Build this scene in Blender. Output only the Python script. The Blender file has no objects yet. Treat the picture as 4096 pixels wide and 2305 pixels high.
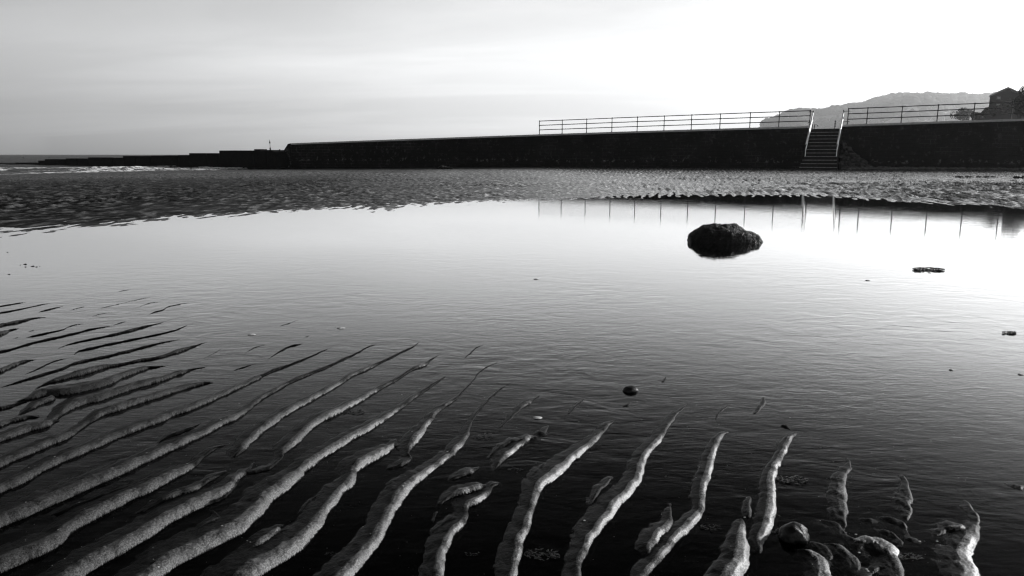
import bpy, bmesh, math, random
import numpy as np
from mathutils import Vector, Matrix, noise as mnoise
R_ = math.radians
random.seed(7); rng = np.random.default_rng(11)
S = bpy.context.scene
COL = S.collection
# ------------------------------------------------------------------ camera
H = 1.10                       # eye height above the pool (m), pool surface is z = 0
PITCH = R_(10.63)
F = 4096 * 25 / 36.0
cd = bpy.data.cameras.new('camera'); cam = bpy.data.objects.new('camera', cd); COL.objects.link(cam)
cd.lens = 25; cd.sensor_width = 36; cd.clip_end = 30000; cd.clip_start = 0.05
cam.location = (0, 0, H); cam.rotation_euler = (R_(90) - PITCH, 0, 0)
S.camera = cam
cp, sp = math.cos(PITCH), math.sin(PITCH)
def ray(px, py):
    x = (px - 2048) / F; v = (1152.5 - py) / F
    return np.array([x, cp + v * sp, -sp + v * cp])
def ground(px, py, z=0.0):
    d = ray(px, py); t = (z - H) / d[2]; p = d * t
    return np.array([p[0], p[1], z])
def atR(px, py, R):
    d = ray(px, py); p = d * (R / d[1]); return Vector((p[0], p[1], H + p[2]))

SUN_AZ, SUN_EL = 68.0, 17.0     # azimuth from +Y towards +X
# ------------------------------------------------------------------ tags / mesh helpers
def tag(o, label=None, cat=None, group=None, kind=None):
    if label: o['label'] = label
    if cat: o['category'] = cat
    if group: o['group'] = group
    if kind: o['kind'] = kind
    return o
def empty(name, loc=(0, 0, 0)):
    o = bpy.data.objects.new(name, None); o.location = loc; COL.objects.link(o); return o
def mesh_obj(name, verts, faces, mat, parent=None, smooth=False, loc=None):
    m = bpy.data.meshes.new(name); m.from_pydata([tuple(v) for v in verts], [], faces); m.update()
    m.materials.append(mat)
    if smooth: m.polygons.foreach_set('use_smooth', [True] * len(m.polygons))
    o = bpy.data.objects.new(name, m); COL.objects.link(o)
    if parent is not None: o.parent = parent
    if loc is not None: o.location = loc
    return o
class MB:
    def __init__(s): s.v = []; s.f = []
    def add(s, vs, fs):
        b = len(s.v); s.v += [tuple(v) for v in vs]; s.f += [tuple(i + b for i in f) for f in fs]
    def box(s, c, ax, ay, az, hx, hy, hz):
        c = Vector(c); ax, ay, az = Vector(ax) * hx, Vector(ay) * hy, Vector(az) * hz
        vs = [c + sx * ax + sy * ay + sz * az for sx in (-1, 1) for sy in (-1, 1) for sz in (-1, 1)]
        s.add(vs, [(0, 1, 3, 2), (4, 6, 7, 5), (0, 4, 5, 1), (2, 3, 7, 6), (0, 2, 6, 4), (1, 5, 7, 3)])
    def tube(s, a, b, r0, r1=None, n=8):
        a, b = Vector(a), Vector(b); r1 = r0 if r1 is None else r1
        d = (b - a).normalized(); u = d.orthogonal().normalized(); w = d.cross(u)
        vs = []
        for p, r in ((a, r0), (b, r1)):
            for k in range(n):
                an = 2 * math.pi * k / n; vs.append(p + r * (math.cos(an) * u + math.sin(an) * w))
        fs = [(k, (k + 1) % n, n + (k + 1) % n, n + k) for k in range(n)]
        fs += [tuple(range(n - 1, -1, -1)), tuple(range(n, 2 * n))]
        s.add(vs, fs)
    def build(s, name, mat, parent=None, smooth=False, bevel=0.0, loc=None):
        o = mesh_obj(name, s.v, s.f, mat, parent, smooth, loc)
        if bevel > 0:
            bm = bmesh.new(); bm.from_mesh(o.data)
            bmesh.ops.bevel(bm, geom=bm.edges[:], offset=bevel, segments=2, affect='EDGES', profile=.5)
            bm.to_mesh(o.data); bm.free()
        return o
def grid_obj(name, X, Y, Z, mat, smooth=True, attr=None):
    nr, nc = X.shape
    m = bpy.data.meshes.new(name)
    co = np.stack([X, Y, Z], -1).reshape(-1).astype(np.float32)
    m.vertices.add(nr * nc); m.vertices.foreach_set('co', co)
    i = np.arange(nr * nc, dtype=np.int32).reshape(nr, nc)
    q = np.stack([i[:-1, :-1], i[:-1, 1:], i[1:, 1:], i[1:, :-1]], -1).reshape(-1)
    nf = (nr - 1) * (nc - 1)
    m.loops.add(nf * 4); m.loops.foreach_set('vertex_index', q)
    m.polygons.add(nf); m.polygons.foreach_set('loop_start', np.arange(nf, dtype=np.int32) * 4)
    m.polygons.foreach_set('use_smooth', np.ones(nf, dtype=bool) if smooth else np.zeros(nf, dtype=bool))
    m.update(calc_edges=True)
    if attr is not None:
        for k, a in attr.items():
            at = m.attributes.new(k, 'FLOAT', 'POINT'); at.data.foreach_set('value', a.reshape(-1).astype(np.float32))
    m.materials.append(mat)
    o = bpy.data.objects.new(name, m); COL.objects.link(o); return o
# gradient noise, numpy
def _h(ix, iy, s):
    h = (ix.astype(np.int64) * 374761393 + iy.astype(np.int64) * 668265263 + s * 1442695041) & 0xffffffff
    h = ((h ^ (h >> 13)) * 1274126177) & 0xffffffff
    h = (h ^ (h >> 16)) & 0xffff
    return h.astype(np.float64) * (2 * np.pi / 65536.0)
def pn(x, y, s=0):
    x0 = np.floor(x); y0 = np.floor(y); fx = x - x0; fy = y - y0
    u = fx * fx * fx * (fx * (fx * 6 - 15) + 10); v = fy * fy * fy * (fy * (fy * 6 - 15) + 10)
    def g(ox, oy):
        a = _h(x0 + ox, y0 + oy, s); return np.cos(a) * (fx - ox) + np.sin(a) * (fy - oy)
    a = g(0, 0); b = g(1, 0); c = g(0, 1); d = g(1, 1)
    return ((a + (b - a) * u) * (1 - v) + (c + (d - c) * u) * v) * 1.5
def fbm(x, y, o=4, s=0):
    r = 0; a = 1
    for k in range(o):
        r = r + a * pn(x * 2 ** k, y * 2 ** k, s + k * 17); a *= .5
    return r
def sstep(a, b, x):
    t = np.clip((x - a) / (b - a), 0, 1); return t * t * (3 - 2 * t)
# ------------------------------------------------------------------ materials
def newmat(name):
    m = bpy.data.materials.new(name); m.use_nodes = True; nt = m.node_tree
    return m, nt, nt.nodes, nt.links, nt.nodes['Principled BSDF']
def g(v, a=1): return (v, v, v, a)
def noise_node(N, L, vec, scale, detail=4, rough=.55, dist=0):
    n = N.new('ShaderNodeTexNoise'); n.inputs['Scale'].default_value = scale
    n.inputs['Detail'].default_value = detail; n.inputs['Roughness'].default_value = rough
    n.inputs['Distortion'].default_value = dist
    L.new(vec, n.inputs['Vector']); return n.outputs['Fac']
def ramp(N, L, fac, stops, interp='LINEAR'):
    r = N.new('ShaderNodeValToRGB'); e = r.color_ramp; e.interpolation = interp
    while len(e.elements) < len(stops): e.elements.new(.5)
    for k, (p, v) in enumerate(stops):
        e.elements[k].position = p; e.elements[k].color = g(v)
    L.new(fac, r.inputs[0]); return r.outputs[0]
def math_(N, L, op, a, b=None, c=None, clamp=False):
    n = N.new('ShaderNodeMath'); n.operation = op; n.use_clamp = clamp
    for k, v in enumerate((a, b, c)):
        if v is None: continue
        if isinstance(v, (int, float)): n.inputs[k].default_value = v
        else: L.new(v, n.inputs[k])
    return n.outputs[0]
def mapping(N, L, vec, scale=(1, 1, 1), rot=(0, 0, 0)):
    m = N.new('ShaderNodeMapping'); m.inputs['Scale'].default_value = scale; m.inputs['Rotation'].default_value = rot
    L.new(vec, m.inputs['Vector']); return m.outputs[0]
def bump(N, L, height, dist, normal=None, strength=1):
    b = N.new('ShaderNodeBump'); b.inputs['Distance'].default_value = dist; b.inputs['Strength'].default_value = strength
    L.new(height, b.inputs['Height'])
    if normal is not None: L.new(normal, b.inputs['Normal'])
    return b.outputs[0]
def simple(name, lo, hi, rough=.7, scale=3, bscale=0, bdist=.01, spec=.3, metal=0, coord='Object'):
    m, nt, N, L, P = newmat(name)
    tc = N.new('ShaderNodeTexCoord').outputs[coord]
    f = noise_node(N, L, tc, scale, 6, .6)
    L.new(ramp(N, L, f, [(.3, lo), (.7, hi)]), P.inputs['Base Color'])
    P.inputs['Roughness'].default_value = rough; P.inputs['Specular IOR Level'].default_value = spec
    P.inputs['Metallic'].default_value = metal
    if bscale: L.new(bump(N, L, noise_node(N, L, tc, bscale, 5, .65), bdist), P.inputs['Normal'])
    return m

def sand_mat():
    m, nt, N, L, P = newmat('wet_sand')
    geo = N.new('ShaderNodeNewGeometry').outputs['Position']
    sep = N.new('ShaderNodeSeparateXYZ'); L.new(geo, sep.inputs[0])
    f1 = noise_node(N, L, geo, 210, 4, .85); f2 = noise_node(N, L, geo, 60, 4, .6); f3 = noise_node(N, L, geo, 1.3, 4, .6)
    grain = ramp(N, L, f1, [(.36, .02), (.50, .11), (.66, .32)])
    patch = ramp(N, L, f3, [(.3, .6), (.7, 1.1)])
    sun_side = N.new('ShaderNodeMapRange'); sun_side.interpolation_type = 'SMOOTHSTEP'; sun_side.inputs['From Min'].default_value = -1.7; sun_side.inputs['From Max'].default_value = .7
    sun_side.inputs['To Min'].default_value = .30; sun_side.inputs['To Max'].default_value = 1.6; L.new(sep.outputs['X'], sun_side.inputs['Value'])  # near-sand albedo rises to the right, standing in for stronger sunlight
    patch = math_(N, L, 'MULTIPLY', patch, sun_side.outputs[0])
    mm = N.new('ShaderNodeMix'); mm.data_type = 'RGBA'; mm.blend_type = 'MULTIPLY'; mm.inputs[0].default_value = 1
    L.new(grain, mm.inputs[6]); L.new(patch, mm.inputs[7])
    # shade painted on the ridges' left flanks; low and submerged sand also wet-dark
    wet = N.new('ShaderNodeMapRange'); wet.interpolation_type = 'SMOOTHSTEP'; wet.inputs['From Min'].default_value = .50; wet.inputs['From Max'].default_value = .98  # darkens both wet low sand and the painted shade on left flanks
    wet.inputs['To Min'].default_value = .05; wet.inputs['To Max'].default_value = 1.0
    dr = N.new('ShaderNodeAttribute'); dr.attribute_name = 'drained_lit'
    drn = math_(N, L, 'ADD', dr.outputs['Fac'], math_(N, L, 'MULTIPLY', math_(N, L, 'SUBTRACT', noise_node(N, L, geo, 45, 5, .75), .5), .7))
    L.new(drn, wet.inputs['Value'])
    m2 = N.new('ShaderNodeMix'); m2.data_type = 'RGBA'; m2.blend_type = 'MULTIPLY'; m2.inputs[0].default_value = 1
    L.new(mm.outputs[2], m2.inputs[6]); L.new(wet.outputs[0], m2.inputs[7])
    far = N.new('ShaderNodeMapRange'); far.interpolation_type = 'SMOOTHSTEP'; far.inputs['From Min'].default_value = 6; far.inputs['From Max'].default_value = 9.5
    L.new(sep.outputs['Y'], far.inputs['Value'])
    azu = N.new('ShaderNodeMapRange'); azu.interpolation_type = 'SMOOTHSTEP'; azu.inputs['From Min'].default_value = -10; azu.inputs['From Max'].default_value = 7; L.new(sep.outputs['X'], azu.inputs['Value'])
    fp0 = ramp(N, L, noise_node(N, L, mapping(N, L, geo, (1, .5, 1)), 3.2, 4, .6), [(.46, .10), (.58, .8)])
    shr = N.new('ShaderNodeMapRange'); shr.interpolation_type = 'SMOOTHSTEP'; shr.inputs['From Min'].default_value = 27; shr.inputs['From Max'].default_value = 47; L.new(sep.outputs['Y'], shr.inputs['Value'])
    fpat = math_(N, L, 'MULTIPLY', fp0, math_(N, L, 'ADD', .9, math_(N, L, 'MULTIPLY', azu.outputs[0], 4.2)))  # sun glare painted into the albedo: right of the far bank lighter
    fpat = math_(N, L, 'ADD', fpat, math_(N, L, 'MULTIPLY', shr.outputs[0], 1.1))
    fpat = math_(N, L, 'DIVIDE', math_(N, L, 'MULTIPLY', fpat, 1.15), sun_side.outputs[0])
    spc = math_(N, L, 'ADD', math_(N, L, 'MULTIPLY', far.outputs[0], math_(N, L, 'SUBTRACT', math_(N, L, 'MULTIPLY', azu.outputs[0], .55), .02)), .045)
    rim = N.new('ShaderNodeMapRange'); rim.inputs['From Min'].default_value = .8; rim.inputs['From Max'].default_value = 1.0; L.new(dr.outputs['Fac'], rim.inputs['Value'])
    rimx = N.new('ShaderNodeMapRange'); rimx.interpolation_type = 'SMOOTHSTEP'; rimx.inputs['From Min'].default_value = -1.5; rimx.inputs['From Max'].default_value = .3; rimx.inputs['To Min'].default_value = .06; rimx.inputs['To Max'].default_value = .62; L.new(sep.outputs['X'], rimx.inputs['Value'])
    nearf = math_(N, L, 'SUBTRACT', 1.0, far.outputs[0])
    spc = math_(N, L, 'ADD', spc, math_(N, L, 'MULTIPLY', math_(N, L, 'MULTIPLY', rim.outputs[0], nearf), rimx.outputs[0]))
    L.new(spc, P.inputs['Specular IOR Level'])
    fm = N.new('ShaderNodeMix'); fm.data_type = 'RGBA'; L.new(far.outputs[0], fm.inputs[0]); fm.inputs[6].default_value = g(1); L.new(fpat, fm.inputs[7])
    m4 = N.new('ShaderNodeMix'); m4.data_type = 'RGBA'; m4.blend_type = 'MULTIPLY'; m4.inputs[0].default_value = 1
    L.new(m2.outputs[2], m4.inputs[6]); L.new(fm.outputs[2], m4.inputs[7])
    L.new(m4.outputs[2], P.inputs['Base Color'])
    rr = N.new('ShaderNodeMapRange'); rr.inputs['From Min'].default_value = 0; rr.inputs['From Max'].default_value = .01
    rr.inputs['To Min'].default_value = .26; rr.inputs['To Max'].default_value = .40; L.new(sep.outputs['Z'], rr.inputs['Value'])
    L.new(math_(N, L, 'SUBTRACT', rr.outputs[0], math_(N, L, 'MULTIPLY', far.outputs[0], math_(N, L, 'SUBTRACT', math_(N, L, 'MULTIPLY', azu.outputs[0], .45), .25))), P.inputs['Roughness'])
    b1 = bump(N, L, f2, .004); b2 = bump(N, L, f1, .0012, b1)
    L.new(b2, P.inputs['Normal'])
    return m
M_SAND = sand_mat()

def water_mat(name, waves, tint=.45, rough=0.0, ior=1.33, foam=False, calm=None, top=.92):
    """waves: list of (scale vec, rot z, noise scale, detail, distance m)"""
    m, nt, N, L, P = newmat(name); out = N['Material Output']; N.remove(P)
    geo = N.new('ShaderNodeNewGeometry').outputs['Position']
    nrm = None
    for sc, rz, ns, det, dist, modsc in waves:
        v = mapping(N, L, geo, sc, (0, 0, rz))
        h = noise_node(N, L, v, ns, det, .55, .6)
        if modsc:
            mo = ramp(N, L, noise_node(N, L, geo, modsc, 2), [(.38, .15), (.62, 1)])
            h = math_(N, L, 'MULTIPLY', math_(N, L, 'SUBTRACT', h, .5), mo)
        if calm:      # sheltered water far from the wind is flatter
            sy = N.new('ShaderNodeSeparateXYZ'); L.new(geo, sy.inputs[0]); mr = N.new('ShaderNodeMapRange'); mr.interpolation_type = 'SMOOTHSTEP'
            mr.inputs['From Min'].default_value = calm[0]; mr.inputs['From Max'].default_value = calm[1]; mr.inputs['To Min'].default_value = 1; mr.inputs['To Max'].default_value = calm[2]
            L.new(sy.outputs['Y'], mr.inputs['Value']); h = math_(N, L, 'MULTIPLY', math_(N, L, 'SUBTRACT', h, .5) if not modsc else h, mr.outputs[0])
        nrm = bump(N, L, h, dist, nrm)
    gl = N.new('ShaderNodeBsdfGlossy'); gl.inputs['Roughness'].default_value = rough; gl.inputs['Color'].default_value = g(1)
    tr = N.new('ShaderNodeBsdfTransparent'); tr.inputs['Color'].default_value = g(tint)
    fr = N.new('ShaderNodeFresnel'); fr.inputs['IOR'].default_value = ior
    mx = N.new('ShaderNodeMixShader')
    if nrm is not None:
        L.new(nrm, gl.inputs['Normal']); L.new(nrm, fr.inputs['Normal'])
    fc = ramp(N, L, fr.outputs[0], [(0, 0), (.05, .007), (.09, .03), (.14, .12), (.2, .26), (.27, .45 * top / .92), (.38, .66 * top / .92), (.58, top), (1, top + .04)])
    L.new(fc, mx.inputs[0]); L.new(tr.outputs[0], mx.inputs[1]); L.new(gl.outputs[0], mx.inputs[2])
    last = mx.outputs[0]
    if foam:
        at = N.new('ShaderNodeAttribute'); at.attribute_name = 'foam'
        d = N.new('ShaderNodeBsdfDiffuse'); d.inputs['Color'].default_value = g(.85)
        fn = noise_node(N, L, mapping(N, L, geo, (1, 1, 1)), 2.2, 6, .7)
        fm = math_(N, L, 'MULTIPLY', at.outputs['Fac'], ramp(N, L, fn, [(.45, 0), (.58, 1)]), clamp=True)
        m3 = N.new('ShaderNodeMixShader'); L.new(fm, m3.inputs[0]); L.new(last, m3.inputs[1]); L.new(d.outputs[0], m3.inputs[2])
        last = m3.outputs[0]
    L.new(last, out.inputs['Surface'])
    return m
M_POOL = water_mat('pool_water', [((.45, 1, 1), R_(8), 18, 3, .0016, .35), ((.3, 1, 1), R_(-6), 55, 2, .0005, 0),
                                  ((.6, 1, 1), R_(15), 7, 2, .0042, .5)], tint=.45, calm=(3.0, 9.0, .22))
M_SEA = water_mat('sea_water', [((.5, 1, 1), R_(-25), .9, 6, .35, 0)], tint=.02, rough=.22, foam=True, top=.2)

def wall_mat():
    m, nt, N, L, P = newmat('wet_masonry')
    uv = N.new('ShaderNodeTexCoord').outputs['UV']; geo = N.new('ShaderNodeNewGeometry').outputs['Position']
    wv = mapping(N, L, uv, (1, 1, 1))
    br = N.new('ShaderNodeTexBrick'); br.inputs['Scale'].default_value = 1; br.inputs['Brick Width'].default_value = .62
    br.inputs['Row Height'].default_value = .26; br.inputs['Mortar Size'].default_value = .018; br.inputs['Mortar Smooth'].default_value = .3
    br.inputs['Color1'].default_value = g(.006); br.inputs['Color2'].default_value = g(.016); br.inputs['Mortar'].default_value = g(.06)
    L.new(wv, br.inputs['Vector'])
    f = noise_node(N, L, geo, .45, 5, .6); f2 = noise_node(N, L, geo, 3, 6, .75)
    dark = ramp(N, L, f, [(.48, 0), (.62, 1)])
    speck = ramp(N, L, f2, [(.55, 0), (.75, 1)])
    mx = N.new('ShaderNodeMix'); mx.data_type = 'RGBA'; L.new(dark, mx.inputs[0])
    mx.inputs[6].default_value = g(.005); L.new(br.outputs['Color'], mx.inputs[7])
    # lichen and salt specks, strongest in the band under the coping
    sp_ = N.new('ShaderNodeSeparateXYZ'); L.new(uv, sp_.inputs[0])
    band = ramp(N, L, sp_.outputs['Y'], [(.0, .10), (.45, .15), (.62, 1), (.80, .35), (1, .2)])
    sc = math_(N, L, 'MULTIPLY', speck, band)
    m2 = N.new('ShaderNodeMix'); m2.data_type = 'RGBA'; L.new(sc, m2.inputs[0]); L.new(mx.outputs[2], m2.inputs[6]); m2.inputs[7].default_value = g(.45)
    L.new(m2.outputs[2], P.inputs['Base Color'])
    P.inputs['Roughness'].default_value = .75; P.inputs['Specular IOR Level'].default_value = .15
    b = bump(N, L, br.outputs['Fac'], .02, None); b2 = bump(N, L, f2, .03, b); 
    L.new(b2, P.inputs['Normal'])
    return m
M_WALL = wall_mat()
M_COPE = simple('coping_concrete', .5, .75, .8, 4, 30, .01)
M_BLOCK = simple('weed_covered_block', .003, .010, .8, 3, 9, .03, spec=.1)
M_STEP = simple('dark_step_stone', .008, .03, .7, 6, 20, .01, spec=.15)
M_NOSE = simple('worn_step_edge', .2, .7, .7, 9, 30, .005)
M_RUB = simple('rubble_masonry', .01, .12, .85, 5, 9, .06, spec=.15)
M_RAIL = simple('dark_painted_iron', .012, .03, .5, 6, 60, .002, spec=.4)
M_WRAIL = simple('galvanised_tube', .85, .95, .28, 12, 60, .001, spec=.6, metal=.85)
M_ROCK = simple('weed_covered_rock', .006, .03, .55, 9, 40, .02, spec=.35)
M_WEED = simple('bladder_wrack', .004, .02, .42, 40, 120, .004, spec=.4)
M_PEB = simple('dark_pebble', .003, .018, .35, 30, 60, .004, spec=.3)
M_SHING = simple('shingle', .05, .25, .7, 4, 10, .02)
M_FOAM = simple('foam', .45, .7, .6, 50, 90, .002)
M_LEAF = simple('dark_leaf', .006, .03, .6, 1.5, 0, spec=.2)
M_BARK = simple('bark', .02, .06, .9, 4, 10, .02)
M_WOODL = simple('far_foliage', .02, .08, .9, .03, 0, spec=.1)
M_HILL = simple('hill_ground', .12, .7, .95, .012, 0, spec=.1)
M_LAND = simple('land_turf', .04, .1, .95, .3, 0, spec=.1)
M_PAVE = simple('promenade_concrete', .2, .3, .85, 1, 12, .01)
M_HWALL = simple('dark_boarding', .004, .015, .8, 5, 30, .01, spec=.15)
M_ROOF = simple('pale_roof_edge', .22, .4, .7, 6, 20, .01)
M_WIN = simple('pale_window_blind', .6, .75, .4, 3, 0)
M_BUOY = simple('dark_buoy', .01, .03, .5, 3, 0)
M_BED = simple('sea_bed', .03, .06, .9, .5, 0)
M_STRAW = simple('pale_shell', .5, .7, .4, 40, 0)
# ------------------------------------------------------------------ sea wall line, shoreline, pool edge
WA = np.array([2.2, 60.6]); WD = np.array([30.3, -13.4])
def wall_xy(t): return WA + WD * t
def wall_t(px, py=560):
    u = ray(px, py); u = u[0] / u[1]
    return (u * WA[1] - WA[0]) / (WD[0] - u * WD[1])
TT = [-1.2, -.79, 0, .64, 1.0, 1.3, 2.4]; TZ = [2.0, 2.14, 2.74, 3.06, 3.33, 3.50, 4.0]
def wall_top(t): return float(np.interp(t, TT, TZ))
def top_from_px(px, py):
    t = wall_t(px, py); p = wall_xy(t); return t, atR(px, py, p[1]).z
TP = [(1164, 573.6), (1500, 561), (2153, 538), (2500, 526.5), (2996, 511.5), (3236, 505), (3388, 498.5), (3602, 491.5), (3746, 486.5), (3890, 482), (4041, 477)]
_tp = [top_from_px(*p) for p in TP]
TT = [-1.2] + [a for a, b in _tp] + [2.6]; TZ = [2.0] + [b for a, b in _tp] + [4.2]
BU = [-.95, -.71, -.55, -.30, .04, .42, .70, 1.2]; BR = [44, 50.5, 58, 71.5, 59.5, 51, 47, 40]; BZ = [-.30, -.30, -.30, -.28, .10, .10, .17, .25]
EDGE = [(-2600, 1000), (-800, 950), (0, 921), (186, 914), (326, 905), (466, 896), (652, 873), (699, 865), (931, 861), (1071, 848), (1419, 828), (1559, 833), (1652, 818), (1792, 810), (2025, 799), (2213, 798), (2448, 788), (2640, 783), (2854, 777), (3100, 778), (3200, 779), (3339, 783), (3478, 790), (3583, 800), (3722, 806), (3896, 812), (4035, 818), (4096, 822), (5000, 850), (7000, 930)]
_e = [ground(x, y) for x, y in EDGE]
EU = [p[0] / p[1] for p in _e]; EY = [p[1] for p in _e]
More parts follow.
